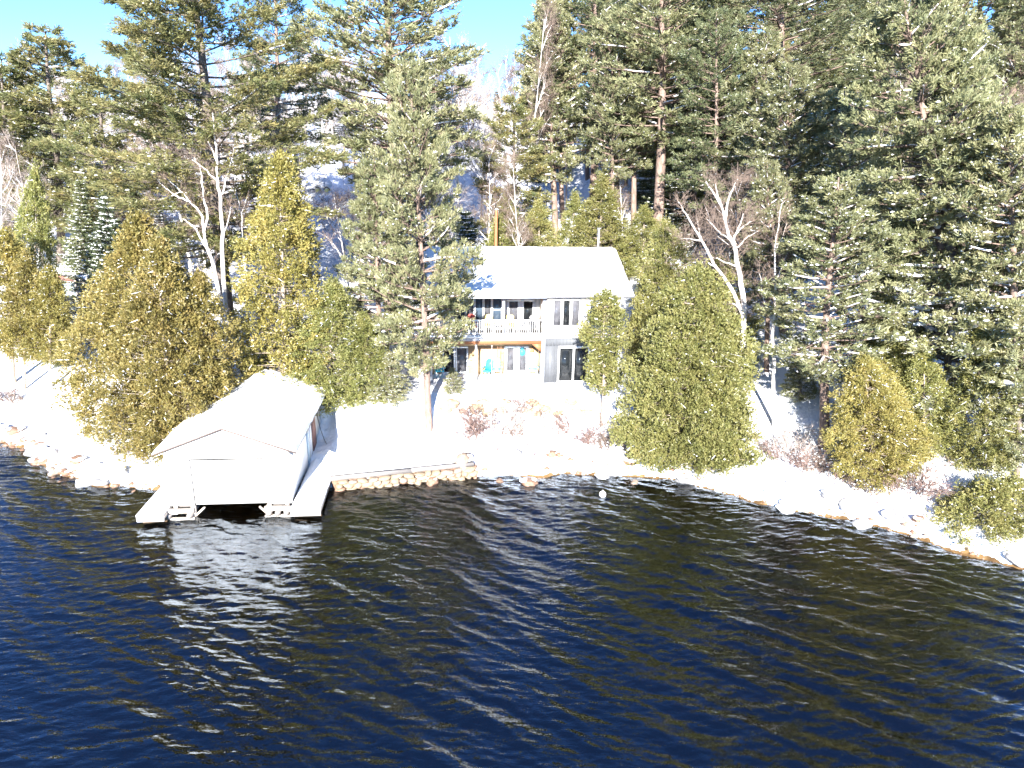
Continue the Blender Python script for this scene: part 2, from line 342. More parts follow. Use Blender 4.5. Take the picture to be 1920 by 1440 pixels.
# ---------------------------------------------------------------- boathouse
YAW = math.atan2(.089, .996)
def add(name, g, m, parent=None, smooth=False): return link(name, g.mesh(name, m, smooth), parent)
def boxes(name, parent, m, *bs):
    g = Geo()
    for a, b in bs: box(g, a, b)
    return add(name, g, m, parent)
def strip(name, parent, m, quad, th=.1):
    """slab over a quad, thickness downward"""
    g = Geo(); q = np.array(quad, float); lo = q - np.array([0, 0, th]); v = np.concatenate([q, lo])
    g.add(v, [(0, 1, 2), (0, 2, 3), (4, 6, 5), (4, 7, 6), (0, 4, 5), (0, 5, 1), (1, 5, 6), (1, 6, 2), (2, 6, 7), (2, 7, 3), (3, 7, 4), (3, 4, 0)])
    return add(name, g, m, parent)
def snow_sheet(name, parent, quad, th=.18, n=36, k=24, lump=.03, edge=.06, seed=0, m=None):
    """soft snow lying on a quad: corners a,b,c,d; ragged rim, rounded shoulders"""
    q = np.array(quad, float); u = np.linspace(0, 1, n)[None, :, None]; v = np.linspace(0, 1, k)[:, None, None]
    p = (q[0] * (1 - u) + q[1] * u) * (1 - v) + (q[3] * (1 - u) + q[2] * u) * v
    lx = np.linalg.norm(q[1] - q[0]); ly = np.linalg.norm(q[3] - q[0])
    U = u[..., 0] * lx; V = v[..., 0] * ly; e = np.minimum(np.minimum(U, lx - U), np.minimum(V, ly - V))
    U = U + 0 * V; V = V + 0 * U
    r = np.random.default_rng(seed)
    top = p.copy(); top[..., 2] += th * (1 - np.exp(-(e + .012) * 9)) + lump * vnoise(U, V, 1.1, seed) + .012 * vnoise(U, V, 4, seed + 1) * (e > .01)
    rim = (e < 1e-6)
    cx = p.reshape(-1, 3).mean(0); off = (edge * vnoise(U * 3 + V, V * 3, 1.3, seed + 3))[..., None] * (p - cx) / (np.linalg.norm(p - cx, axis=-1)[..., None] + 1e-6)
    off[..., 2] = 0; top = top + off * rim[..., None]
    low = p + off * rim[..., None]; low[..., 2] -= .03
    g = Geo(); i = (np.arange(k - 1)[:, None] * n + np.arange(n - 1)[None]).ravel()
    g.add(top, np.concatenate([np.stack([i, i + 1, i + n + 1], -1), np.stack([i, i + n + 1, i + n], -1)]))
    ring = [(0, j) for j in range(n)] + [(j, n - 1) for j in range(1, k)] + [(k - 1, j) for j in range(n - 2, -1, -1)] + [(j, 0) for j in range(k - 2, 0, -1)]
    a = np.array([top[x] for x in ring]); b = np.array([low[x] for x in ring]); L = len(ring); j = np.arange(L); jn = (j + 1) % L
    g.add(np.concatenate([a, b]), np.concatenate([np.stack([j, j + L, jn + L], -1), np.stack([j, jn + L, jn], -1)]))
    return add(name, g, m or M['roof_snow'], parent, True)

bh = empty('boathouse', (-14.44, 27.06, 0), YAW, 'white boathouse on timber cribs with deep snow on its low gable roof', 'boathouse')
BW, BD, B0, BE, BR = 5.03, 7.7, .48, 2.95, 3.92        # width, depth, wall foot, eave, ridge
g = Geo()                                               # front wall as frame round the door, gable above
t_ = .12
box(g, (0, 0, B0), (1.0, t_, 2.62)); box(g, (4.03, 0, B0), (BW, t_, 2.62))
def gable(g, x0, x1, y0, y1, zb, ze, zr):
    xm = (x0 + x1) / 2
    v = [(x0, y0, zb), (x1, y0, zb), (x1, y0, ze), (xm, y0, zr), (x0, y0, ze)]; v += [(a, y1, c) for a, _, c in v]
    g.add(v, [(0, 1, 2), (0, 2, 3), (0, 3, 4), (5, 7, 6), (5, 8, 7), (5, 9, 8), (0, 5, 6), (0, 6, 1), (1, 6, 7), (1, 7, 2), (2, 7, 8), (2, 8, 3), (3, 8, 9), (3, 9, 4), (4, 9, 5), (4, 5, 0)])
gable(g, 0, BW, 0, t_, 2.62, BE, BR)
add('front_wall', g, M['white_paint'], bh)
door = empty('door', (0, 0, 0)); door.parent = bh
n_ = 6; hgt = (2.58 - B0 - .05) / n_
for i in range(n_):
    boxes('door_panel', door, M['white_paint'], ((1.035, .035, B0 + .02 + i * hgt), (3.995, .075, B0 + .012 + (i + 1) * hgt - .006)))
boxes('door_gap', door, M['black'], ((1.002, .005, B0 + .01), (1.03, .085, 2.6))); boxes('door_gap', door, M['black'], ((4.0, .005, B0 + .01), (4.022, .085, 2.6)))  # black strips put in for the shade in the jamb gaps
boxes('door_handle', door, M['black'], ((2.4, .01, B0 + .3), (2.6, .034, B0 + .33)))
g = Geo(); box(g, (BW - t_, t_ + .002, B0), (BW, BD, BE)); add('side_wall', g, M['white_paint'], bh)
g = Geo(); box(g, (0, t_ + .002, B0), (t_, BD, BE)); add('side_wall', g, M['white_paint'], bh)
g = Geo(); gable(g, t_ + .002, BW - t_ - .002, BD - t_, BD, B0, BE, BR); add('rear_wall', g, M['white_paint'], bh)
boxes('corner_board', bh, M['white_trim'], ((BW + .002, 0, B0), (BW + .03, .12, BE)))
# side door and pale pilaster on the shaded flank
boxes('side_door', bh, M['red_brown'], ((BW + .003, 5.2, .62), (BW + .045, 6.05, 2.55)))
boxes('side_panel', bh, M['pale_blue'], ((BW + .003, 3.9, .6), (BW + .05, 4.25, 2.75)))
boxes('side_panel', bh, M['white_trim'], ((BW + .003, 4.6, .6), (BW + .035, 4.95, 2.75)))
pl = np.array([(BW + .05, 6.5, 2.5), (BW + .09, 6.52, 1.9), (BW + .22, 6.4, 1.3), (BW + .42, 6.1, .9), (BW + .6, 5.8, .72)])
g = Geo(); tube(g, pl, .018, 5); tag(add('cable', g, M['black'], None), 'black cable hanging in a loop off the shaded boathouse flank', 'cable')
cable = bpy.data.objects['cable']; cable.location = bh.location; cable.rotation_euler = bh.rotation_euler
ov, of = .40, .16; sl = (BR - BE) / (BW / 2)
for s in (0, 1):
    xm = BW / 2; xe = -ov if s == 0 else BW + ov; ze = BE - sl * ov + .12; zr = BR + .12
    q = [(xe, -of, ze), (xm, -of, zr), (xm, BD + .35, zr), (xe, BD + .35, ze)]
    if s: q = [q[1], q[0], q[3], q[2]]
    strip('roof_slope', bh, M['grey_wood'], q, .07)
    # fascia at the rake
    w_ = [(xe, -of - .06, ze + .02), (xm, -of - .06, zr + .02), (xm, -of - .002, zr + .02), (xe, -of - .002, ze + .02)]
    strip('rake_board', bh, M['rake_grey'], w_ if not s else [w_[1], w_[0], w_[3], w_[2]], .065)
    q2 = [(a, b if b > 0 else b + .03, c + .012) for a, b, c in q]
    snow_sheet('roof_snow', bh, q2, .2, 40, 56, .035, .02, 3 + s)
# cribs and posts under the front
def crib(x0, x1, y0, y1, label, posx, boulders=0, rows=2):
    c = empty('timber_crib', (-14.44, 27.06, 0), YAW, label, 'timber crib')
    for r_ in range(rows + 1):
        z = -.12 + r_ * .2
        ys_ = (y0, y1) if r_ % 2 == 0 else None
        if ys_:
            for y in ys_: boxes('timber', c, M['pale_wood'], ((x0 - .08, y - .09, z), (x1 + .08, y + .09, z + .17)))
        else:
            for x in (x0 + .1, (x0 + x1) / 2, x1 - .1): boxes('timber', c, M['grey_wood'], ((x - .09, y0 - .18, z), (x + .09, y1 + .18, z + .17)))
    g = Geo(); lumps(g, [(random.uniform(x0 + .1, x1 - .1), random.uniform(y0, y1), .22) for _ in range(9)], .16, .4); add('snow', g, M['snow'], c)['kind'] = 'stuff'
    return c
crib(-1.0, .95, -.25, 1.3, 'snowy timber crib under the boathouse corner beside the open left dock', 0)
crib(4.02, 4.95, -.2, 1.3, 'small pale timber crib under the boathouse corner near the wide dock', 1)
def mk_post(x, y, z0, z1, r, m): boxes('post', bh, m, ((x - r, y - r, z0), (x + r, y + r, z1)))
mk_post(.95, -.02, -.4, B0 - .01, .09, M['pale_wood']); mk_post(4.1, -.02, -.4, B0 - .01, .09, M['pale_wood'])
mk_post(.2, .05, .2, B0 - .01, .07, M['pale_wood']); mk_post(4.85, .05, .2, B0 - .01, .07, M['pale_wood'])
boxes('sill_beam', bh, M['grey_wood'], ((t_, .14, .34), (1.0, .3, .47))); boxes('sill_beam', bh, M['grey_wood'], ((4.03, .14, .34), (BW - t_, .3, .47)))
# knee brace
g = Geo(); tube(g, [(1.0, -.08, .02), (1.42, -.08, .42)], .05, 5); add('brace', g, M['pale_wood'], bh)
g = Geo(); tube(g, [(4.03, -.08, .02), (3.7, -.08, .4)], .05, 5); add('brace', g, M['pale_wood'], bh)

# docks along both flanks
def dock(name, x0, x1, y0, y1, label, seed, beam=M['brown_wood'], zt=.46):
    d = empty(name, (-14.44, 27.06, 0), YAW, label, 'dock')
    nb = int((y1 - y0) / .155)
    for i in range(nb):
        y = y0 + i * .155; boxes('plank', d, M['grey_wood'], ((x0, y, zt - .05), (x1, y + .145, zt)))
    boxes('fascia', d, M['white_paint'], ((x0, y0 - .05, zt - .3), (x1, y0 - .004, zt - .004)))
    for xx in (x0 + .02, x1 - .07): boxes('stringer', d, M['grey_wood'], ((xx, y0, zt - .24), (xx + .05, y1, zt - .055)))
    boxes('skirt_board', d, beam, ((x0 + .1, y0 + .25, -.1), (x1 - .02, y0 + .4, zt - .25)))
    snow_sheet('snow_cover', d, [(x0, y0 - .05, zt + .004), (x1, y0 - .05, zt + .004), (x1, y1, zt + .004), (x0, y1, zt + .004)], .17, 16, 60, .02, .02, seed)
    return d
dock('dock', -1.12, -.02, -.72, 3.6, 'narrow snow covered dock on the left of the boathouse door', 21)
dock('dock', BW + .06, BW + 1.32, -.55, 4.6, 'wide snow covered dock in the lee of the boathouse with a brown skirt board', 22)

# ---------------------------------------------------------------- stone retaining wall and timber edge
A0 = at_z(622, 897, .62); B0_ = at_z(886, 867, .72); vec = B0_ - A0; Lw = np.linalg.norm(vec[:2]); wy = math.atan2(vec[1], vec[0])
rw = empty('retaining_wall', (A0[0], A0[1], 0), wy, 'low stone retaining wall capped by a long grey timber along the water', 'wall')
boxes('cap_timber', rw, M['grey_wood'], ((-.05, -.12, .54), (Lw * .55, .12, .72))); boxes('cap_timber', rw, M['grey_wood'], ((Lw * .55 + .01, -.11, .555), (Lw + .05, .12, .735)))
boxes('wall_core', rw, M['stone_brown'], ((0, .12, -.6), (Lw, .42, .54)))
def rock_mesh(name, seed, m, sub=2, rough=.22, flat=.75):
    import bmesh
    bm = bmesh.new(); bmesh.ops.create_icosphere(bm, subdivisions=sub, radius=1)
    off = Vector((seed * 7.3, seed * 3.1, seed * 1.7))
    for v in bm.verts:
        n = mnoise.noise(v.co * 1.1 + off) * rough * 1.8 + mnoise.noise(v.co * 2.9 + off) * rough * .7
        v.co *= 1 + n; v.co.z *= flat
    me = bpy.data.meshes.new(name); bm.to_mesh(me); bm.free(); me.materials.append(m)
    for p in me.polygons: p.use_smooth = True
    return me
WS = [rock_mesh('stone', 30 + i, M[k], 2, .25, .8) for i, k in enumerate(('stone_pale', 'stone', 'stone_pale', 'stone_brown', 'stone_pale'))]
xx = .05
for row, (zc, hh) in enumerate(((-.02, .2), (.2, .16), (.4, .13))):
    xx = .05 + row * .1
    while xx < Lw - .1:
        wv = random.uniform(.16, .34); o = link('stone', random.choice(WS), rw)
        o.location = (xx + wv, -.02 - .05 * row + .04 + random.uniform(-.05, .05), zc + random.uniform(-.03, .03)); o.scale = (wv * 1.05, .22, hh * random.uniform(.9, 1.25)); o.rotation_euler = (random.uniform(-.2, .2), random.uniform(-.25, .25), random.uniform(-.3, .3))
        xx += wv * 1.85

rw['kind'] = 'thing'
# ---------------------------------------------------------------- the cabin
HX = (1.84, 38.97); hs = empty('cabin', (HX[0], HX[1], 0), YAW, 'two storey cabin with snow covered roof, railed balcony and grey board siding', 'cabin')
def hb(name, m, *bs, parent=hs): return boxes(name, parent, M[m], *bs)
F2, EV = 5.14, 7.62; RW = 4.22; LX = -6.55; HB = 9.3
# right wing: upper cream panels with openings, lower grey board and batten
def wall_with_holes(name, m, x0, x1, z0, z1, y0, y1, holes, parent=hs):
    """boxes round rectangular holes given as (hx0,hx1,hz0,hz1), same hz range per row"""
    g = Geo(); hl = sorted(holes); z_a = min(h[2] for h in hl); z_b = max(h[3] for h in hl)
    if z_a > z0: box(g, (x0, y0, z0), (x1, y1, z_a))
    if z_b < z1: box(g, (x0, y0, z_b), (x1, y1, z1))
    x = x0
    for h in hl:
        if h[0] > x: box(g, (x, y0, z_a), (h[0], y1, z_b))
        if h[2] > z_a: box(g, (h[0], y0, z_a), (h[1], y1, h[2]))
        if h[3] < z_b: box(g, (h[0], y0, h[3]), (h[1], y1, z_b))
        x = h[1]
    if x < x1: box(g, (x, y0, z_a), (x1, y1, z_b))
    return add(name, g, M[m], parent)
def window(x0, x1, z0, z1, y, pane, fw=.05, name='window', mid=None):
    """frame set proud of the wall face, pane recessed; one object each"""
    g = Geo(); a, b = y - .03, y + .06
    box(g, (x0, a, z0), (x1, b, z0 + fw)); box(g, (x0, a, z1 - fw), (x1, b, z1)); box(g, (x0, a, z0 + fw), (x0 + fw, b, z1 - fw)); box(g, (x1 - fw, a, z0 + fw), (x1, b, z1 - fw))
    if mid: box(g, (x0 + fw, a + .01, mid - .02), (x1 - fw, b, mid + .02))
    f = add(name, g, M['white_trim'], hs)
    boxes('pane', f, M[pane], ((x0 + fw, y + .03, z0 + fw), (x1 - fw, y + .045, z1 - fw)))
    return f
ups = [(.36, .89), (.88 + .02, 1.395), (1.405, 1.93)]; ups2 = [(2.40, 2.91), (2.92, 3.42), (3.43, 3.93)]
wall_with_holes('upper_wall', 'cream_paint', 0, RW, F2, 7.56, 0, .16, [(.36, 1.93, 5.76, 7.32), (2.40, 3.93, 5.76, 7.32)])
for i, (a, b) in enumerate(ups): window(a, b, 5.76, 7.32, 0, ('pane_grey', 'pane_dark', 'pane_grey')[i], .07)
for i, (a, b) in enumerate(ups2): window(a, b, 5.76, 7.32, 0, ('pane_grey', 'pane_dark', 'pane_dark')[i], .07)
hb('window_sill', 'white_trim', ((.33, -.06, 5.70), (1.96, -.002, 5.755))); hb('window_sill', 'white_trim', ((2.37, -.06, 5.70), (3.96, -.002, 5.755)))
for x in (2.16,): hb('panel_joint', 'white_trim', ((x, -.008, F2 + .08), (x + .03, -.001, 7.5)))
hb('belt_board', 'white_trim', ((-.02, -.03, F2 - .04), (RW + .02, -.001, F2 + .06)))
wall_with_holes('lower_wall', 'grey_siding', 0, RW, 2.3, F2 - .05, .02, .16, [(.74, 2.62, 2.46, 4.62)])
g = Geo(); x = .0
while x < RW:
    if x < .7 or x > 2.64: box(g, (x, -.005, 2.3), (x + .035, .018, F2 - .05))
    else: box(g, (x, -.005, 4.66), (x + .035, .018, F2 - .05))
    x += .2
add('batten_siding', g, M['grey_siding'], hs)
sd_ = empty('sliding_door', (0, 0, 0)); sd_.parent = hs
g = Geo(); box(g, (.76, -.03, 4.5), (2.6, .1, 4.62)); box(g, (.76, -.03, 2.46), (2.6, .1, 2.54))
for x in (.76, 1.62, 2.5): box(g, (x, -.03, 2.54), (x + .1, .1, 4.5))
add('frame', g, M['white_trim'], sd_)
boxes('pane', sd_, M['pane_dark'], ((.86, .04, 2.54), (1.62, .055, 4.5))); boxes('pane', sd_, M['pane_dark'], ((1.72, .06, 2.54), (2.5, .075, 4.5)))
hb('gable_wall', 'cream_paint', ((RW - .16, .162, 2.3), (RW, HB, 7.56)))
g = Geo(); v = [(RW - .16, .0, 7.562), (RW - .16, HB, 7.562), (RW - .16, HB / 2, 9.3), (RW, .0, 7.562), (RW, HB, 7.562), (RW, HB / 2, 9.3)]
g.add(v, [(0, 2, 1), (3, 4, 5), (0, 3, 5), (0, 5, 2), (1, 2, 5), (1, 5, 4), (0, 1, 4), (0, 4, 3)]); add('gable_peak', g, M['cream_paint'], hs)
hb('rear_wall', 'tan_wall', ((LX, HB - .16, 2.3), (RW - .162, HB, 7.56))); hb('gable_wall', 'tan_wall', ((LX, 1.962, 2.3), (LX + .16, HB - .162, 7.56)))
# recessed part behind the balcony
YR = 1.8
wall_with_holes('balcony_wall', 'cream_paint', LX, -.002, F2 + .02, 7.56, YR, YR + .16, [(-5.1, -2.32, 5.66, 7.26), (-2.12, -.38, 5.2, 7.0)])
wall_with_holes('porch_wall', 'tan_wall', LX, -.002, 2.3, F2 - .06, YR, YR + .16, [(-5.84, -4.30, 2.5, 4.18), (-2.2, -.68, 2.4, 4.2)])
for i, (a, b) in enumerate([(-5.1, -4.45), (-4.44, -3.94), (-3.93, -3.43), (-3.42, -2.94), (-2.93, -2.34)]): window(a, b, 5.66, 7.26, YR, ('pane_blue', 'pane_grey', 'pane_blue', 'pane_grey', 'pane_blue')[i], .06, mid=6.35 if i == 4 else None)
def leaf(x0, x1, z0, z1, y, p, handle_x):
    d = empty('door', (0, 0, 0)); d.parent = hs; fw = .17
    g = Geo(); box(g, (x0, y - .03, z0), (x1, y + .05, z0 + .24)); box(g, (x0, y - .03, z1 - .14), (x1, y + .05, z1))
    box(g, (x0, y - .03, z0 + .24), (x0 + fw, y + .05, z1 - .14)); box(g, (x1 - fw, y - .03, z0 + .24), (x1, y + .05, z1 - .14))
    add('door_frame', g, M['white_trim'], d); boxes('pane', d, M[p], ((x0 + fw, y + .01, z0 + .24), (x1 - fw, y + .025, z1 - .14)))
    boxes('handle', d, M['black'], ((handle_x - .02, y - .07, z0 + .95), (handle_x + .02, y - .032, z0 + 1.1)))
leaf(-2.1, -1.26, 5.2, 6.98, YR, 'pane_grey', -1.33); leaf(-1.25, -.4, 5.2, 6.98, YR, 'pane_dark', -1.18)
leaf(-2.18, -1.45, 2.42, 4.18, YR, 'pane_grey', -1.5); leaf(-1.44, -.7, 2.42, 4.18, YR, 'pane_grey', -1.39)
for a, b in ((-5.82, -5.08), (-5.06, -4.32)): window(a, b, 2.5, 4.16, YR, 'pane_dark' if a < -5.5 else 'pane_grey', .09)
# return wall of the right wing, side door glass
wall_with_holes('return_wall', 'white_paint', -.16, -.0, 2.3, F2 - .06, .17, YR - .002, [(-.16, 0, 2.3, 2.31)])
hb('return_wall', 'cream_paint', ((-.16, .17, F2 + .02), (-.003, YR - .002, 7.56)))
hb('side_pane', 'pane_grey', ((-.18, .55, 2.5), (-.162, 1.3, 4.2)))
hb('corner_post', 'grey_trim', ((-.2, -.04, 2.35), (-.002, .165, 7.56)))
# balcony floor, beams, posts, railing
hb('balcony_floor', 'grey_wood', ((LX, .02, F2 - .05), (-.21, YR - .002, F2 + .015)))
hb('balcony_fascia', 'white_trim', ((LX, -.03, F2 - .02), (-.205, .018, F2 + .14))); hb('balcony_rim', 'eave_metal', ((LX, -.01, F2 - .2), (-.205, .018, F2 - .022)))
hb('soffit', 'orange_wood', ((LX, .02, F2 - .12), (-.21, YR - .002, F2 - .055)))
hb('porch_beam', 'orange_wood', ((LX, .06, F2 - .4), (-.21, .2, F2 - .122)))
hb('upper_beam', 'orange_wood', ((LX, YR - .14, 7.05), (-.165, YR - .003, 7.3))); hb('ceiling_board', 'orange_wood', ((LX, -.1, 7.5), (RW, YR - .15, 7.558)))
g = Geo(); g.add([(-.21, .07, 4.74), (-.75, .07, 4.74), (-.21, .07, 4.25), (-.21, .19, 4.74), (-.75, .19, 4.74), (-.21, .19, 4.25)], [(0, 2, 1), (3, 4, 5), (0, 1, 4), (0, 4, 3), (1, 2, 5), (1, 5, 4), (0, 3, 5), (0, 5, 2)]); add('beam_bracket', g, M['orange_wood'], hs)
for x, m_ in ((-2.38, 'grey_trim'), (-5.85, 'grey_trim')): hb('balcony_post', m_, ((x - .07, .02, F2 + .02), (x + .07, .15, 7.5)))
for x in (LX + .1, -3.9, ): hb('porch_post', 'grey_trim', ((x - .06, .22, 2.3), (x + .06, .34, F2 - .13)))
for a, b in ((LX, -5.93), (-5.77, -2.46), (-2.3, -.21)):
    r_ = empty('railing', (0, 0, 0)); r_.parent = hs
    boxes('handrail', r_, M['white_trim'], ((a, .05, 6.08), (b, .13, 6.15))); boxes('lower_rail', r_, M['white_trim'], ((a, .06, 5.32), (b, .12, 5.37)))
    x = a + .06
    me = None
    while x < b - .04:
        if me is None: g = Geo(); box(g, (-.018, -.018, 5.37), (.018, .018, 6.08)); me = g.mesh('baluster', M['white_trim'])
        o = link('baluster', me, r_); o.location = (x, .09, 0); x += .125
# eaves, roof, roof snow
g = Geo()
ez, rz_ = 7.66, 9.50; e0, rm = -.5, HB / 2
strip('roof_slope', hs, M['eave_metal'], [(LX - .35, e0, ez), (RW + .6, e0, ez), (RW + .6, rm, rz_), (LX - .35, rm, rz_)], .09)
strip('roof_slope', hs, M['eave_metal'], [(LX - .35, rm, rz_), (RW + .6, rm, rz_), (RW + .6, HB + .5, ez), (LX - .35, HB + .5, ez)], .09)
hb('eave_board', 'eave_metal', ((LX - .35, e0 - .05, ez - .14), (RW + .6, e0 - .003, ez + .02))); hb('gutter', 'grey_trim', ((LX - .3, e0 - .04, ez - .2), (-.05, e0 + .06, ez - .142)))
snow_sheet('roof_snow', hs, [(LX - .33, e0 - .04, ez + .004), (RW + .58, e0 - .04, ez + .004), (RW + .58, rm, rz_ + .004), (LX - .33, rm, rz_ + .004)], .2, 90, 50, .02, .03, 41)
snow_sheet('roof_snow', hs, [(LX - .33, rm, rz_ + .004), (RW + .58, rm, rz_ + .004), (RW + .58, HB + .5, ez + .004), (LX - .33, HB + .5, ez + .004)], .2, 60, 30, .02, .03, 42)
# stove pipe
g = Geo(); tube(g, [(4.05, 6.3, 8.6), (4.05, 6.3, 10.55)], .07, 8); box(g, (3.95, 6.2, 10.56), (4.15, 6.4, 10.62)); add('stove_pipe', g, M['eave_metal'], hs)
def hw(x, y, z): c, s_ = math.cos(YAW), math.sin(YAW); return (HX[0] + x * c - y * s_, HX[1] + x * s_ + y * c, z)
# things on the porch and balcony
def chair(x, y, z, m, rz, label, cat='chair', group=None):
    c = empty('chair', hw(x, y, z), YAW + rz, label, cat, group)
    g = Geo(); box(g, (-.24, -.22, .36), (.24, .24, .41)); add('seat', g, m, c)
    g = Geo(); v = [(-.25, .2, .4), (.25, .2, .4), (.22, .34, .95), (.1, .36, 1.02), (-.1, .36, 1.02), (-.22, .34, .95)]; v += [(a, b + .04, c_) for a, b, c_ in v]
    g.add(v, [(0, 1, 2), (0, 2, 3), (0, 3, 4), (0, 4, 5), (6, 8, 7), (6, 9, 8), (6, 10, 9), (6, 11, 10)] + [t for i in range(6) for t in ((i, i + 6, (i + 1) % 6 + 6), (i, (i + 1) % 6 + 6, (i + 1) % 6))]); add('backrest', g, m, c)
    for sx in (-.22, .22):
        for sy in (-.19, .21):
            g = Geo(); box(g, (sx - .02, sy - .02, 0), (sx + .02, sy + .02, .36)); add('leg', g, M['white_trim'], c)
    for sx in (-.27, .27): g = Geo(); box(g, (sx - .035, -.2, .56), (sx + .035, .25, .59)); add('armrest', g, m, c)
    return c
PZ = 2.44
chair(-6.0, 1.35, PZ, M['teal'], .2, 'teal chair at the far left end of the porch beside the pine trunk')
chair(-3.22, 1.2, PZ, M['teal'], -.5, 'deep teal chair against the tan porch wall, darkest of the four')
chair(-2.62, 1.35, PZ, M['teal_pale'], .1, 'pale teal chair just left of the porch double doors')
chair(-.5, 1.3, PZ, M['teal_pale'], 0, 'pale teal chair between the porch double doors and the corner post')
chair(-3.1, 1.0, F2 + .02, M['yellow'], .1, 'yellow chair behind the balcony railing under the bluish window')
chair(-1.95, .9, F2 + .02, M['yellow'], -.1, 'yellow chair behind the balcony railing in front of the upper door')
chair(-4.1, 1.1, F2 + .02, M['red'], .2, 'faded red chair behind the balcony railing')
bb = empty('barbecue', hw(-.55, 1.0, F2 + .02), YAW, 'round lidded barbecue with a snow cap on the balcony', 'barbecue')
g = Geo()
for k in range(3): tube(g, [(.32 * math.cos(k * 2.1), .32 * math.sin(k * 2.1), 0), (.2 * math.cos(k * 2.1), .2 * math.sin(k * 2.1), .55)], .018, 5)
add('leg_frame', g, M['black'], bb)
me = rock_mesh('bowl', 1, M['black'], 3, 0, .75); o = link('bowl', me, bb); o.scale = (.34, .34, .34); o.location = (0, 0, .72)
me = rock_mesh('snow_cap', 2, M['snow'], 3, .05, .6); o = link('snow_cap', me, bb); o.scale = (.27, .27, .27); o.location = (0, 0, .9)
fi = empty('door_ornament', hw(-1.12, YR - .06, 3.92), YAW, 'teal fish shaped ornament hanging on the porch door', 'ornament')
g = Geo(); a = np.linspace(0, 2 * math.pi, 15)[:-1]; ring = np.stack([.17 * np.cos(a), 0 * a, -.12 + .2 * np.sin(a)], -1); v = np.concatenate([ring + [0, -.02, 0], ring + [0, .015, 0]]); n_ = 14
g.add(v, [(0, i, i + 1) for i in range(1, n_ - 1)] + [t for i in range(n_) for t in ((i, i + n_, (i + 1) % n_ + n_), (i, (i + 1) % n_ + n_, (i + 1) % n_))])
add('body', g, M['teal'], fi)
g = Geo()
for s_ in (-1, 1): v = [(0, -.018, .06), (s_ * .14, -.018, .2), (s_ * .02, -.018, .17), (0, .012, .06), (s_ * .14, .012, .2), (s_ * .02, .012, .17)]; g.add(v, [(0, 1, 2), (3, 5, 4), (0, 3, 4), (0, 4, 1), (1, 4, 5), (1, 5, 2), (2, 5, 3), (2, 3, 0)])
add('tail', g, M['teal'], fi)
la = empty('wall_lamp', hw(-.53, YR - .1, 3.86), YAW, 'small orange lamp shade on the porch wall beside the doors', 'lamp')
g = Geo(); tube(g, [(0, 0, .24), (0, 0, .17), (0, 0, .0)], [.03, .05, .13], 8); add('shade', g, M['orange_wood'], la); boxes('bracket', la, M['black'], ((-.02, -.02, .2), (.02, .09, .24)))
boxes_ = boxes('door_mat', None, M['rust'], ((-.45, -.25, 0), (.45, .25, .03))); tag(boxes_, 'rust coloured door mat below the porch double doors', 'mat'); boxes_.location = hw(-1.35, 1.45, 2.43); boxes_.rotation_euler = (0, 0, YAW)
# thin poles in front of the porch
p = at_y(921, 815, 33.6); zg = float(hz(p[0], p[1])); fl = empty('flag_pole', (p[0], p[1], zg - .1), 0, 'thin bare grey pole standing in the snow before the porch', 'pole')
g = Geo(); tube(g, [(0, 0, 0), (0, 0, 5.3)], .017, 5); add('pole', g, M['grey_twig'], fl); g = Geo(); box(g, (-.03, -.03, 5.3), (.03, .03, 5.36)); add('finial', g, M['grey_twig'], fl)
sw = empty('plant_trellis', hw(-2.62, -.25, 2.35), YAW, 'slender rusty trellis of two uprights before the porch doors', 'trellis')
for x in (-.1, .1): boxes('upright', sw, M['rust'], ((x - .015, -.015, -.05), (x + .015, .015, 2.35)))
for z in (.5, 1.1, 1.7, 2.25): boxes('crossbar', sw, M['rust'], ((-.085, -.01, z), (.085, .01, z + .02)))

# ---------------------------------------------------------------- shed among the cedars on the left
p = ground_at(142, 592); sh = empty('shed', (p[0], p[1] + .6, p[2]), R(-12), 'small pale blue shed with arched snowy roof between the cedars', 'shed')
SWd, SDp, SHt = 2.6, 3.0, 2.55
for i in range(9):
    boxes('plank', sh, M['pale_blue'], ((-SWd + i * SWd / 9, 0, -.3), (-SWd + (i + 1) * SWd / 9 - .015, .06, SHt - .25)))
boxes('side_wall', sh, M['pale_blue'], ((-.06, .062, -.3), (0, SDp, SHt - .3)), ((-SWd, .062, -.3), (-SWd + .06, SDp, SHt - .3)))
boxes('corner_post', sh, M['pale_wood'], ((-.02, -.07, -.3), (.08, -.003, SHt)))
boxes('dark_opening', sh, M['red_brown'], ((-SWd + .1, .0, SHt - .24), (-.02, .05, SHt + .22)))
g = Geo(); a = np.linspace(0, 1, 14); xr = -SWd - .4 + a * (SWd + 1.9); zr_ = SHt + .35 - .75 * np.clip(a - .35, 0, 1) ** 1.7 - .1 * (1 - a) ** 2
for off, mi in ((0, 0), (.09, 1)):
    v = np.concatenate([np.stack([xr, xr * 0 - .5, zr_ + off], -1), np.stack([xr, xr * 0 + SDp, zr_ + off], -1), np.stack([xr, xr * 0 - .5, zr_ + off + .085], -1), np.stack([xr, xr * 0 + SDp, zr_ + off + .085], -1)])
    i = np.arange(13); n_ = 14; f = []
    for b0, b1 in ((0, 1), (2, 3), (0, 2), (1, 3)): f += [np.stack([i + b0 * n_, i + 1 + b0 * n_, i + 1 + b1 * n_], -1), np.stack([i + b0 * n_, i + 1 + b1 * n_, i + b1 * n_], -1)]
    g.add(v, np.concatenate(f), mi)
add('roof', g, [M['grey_wood'], M['roof_snow']], sh)

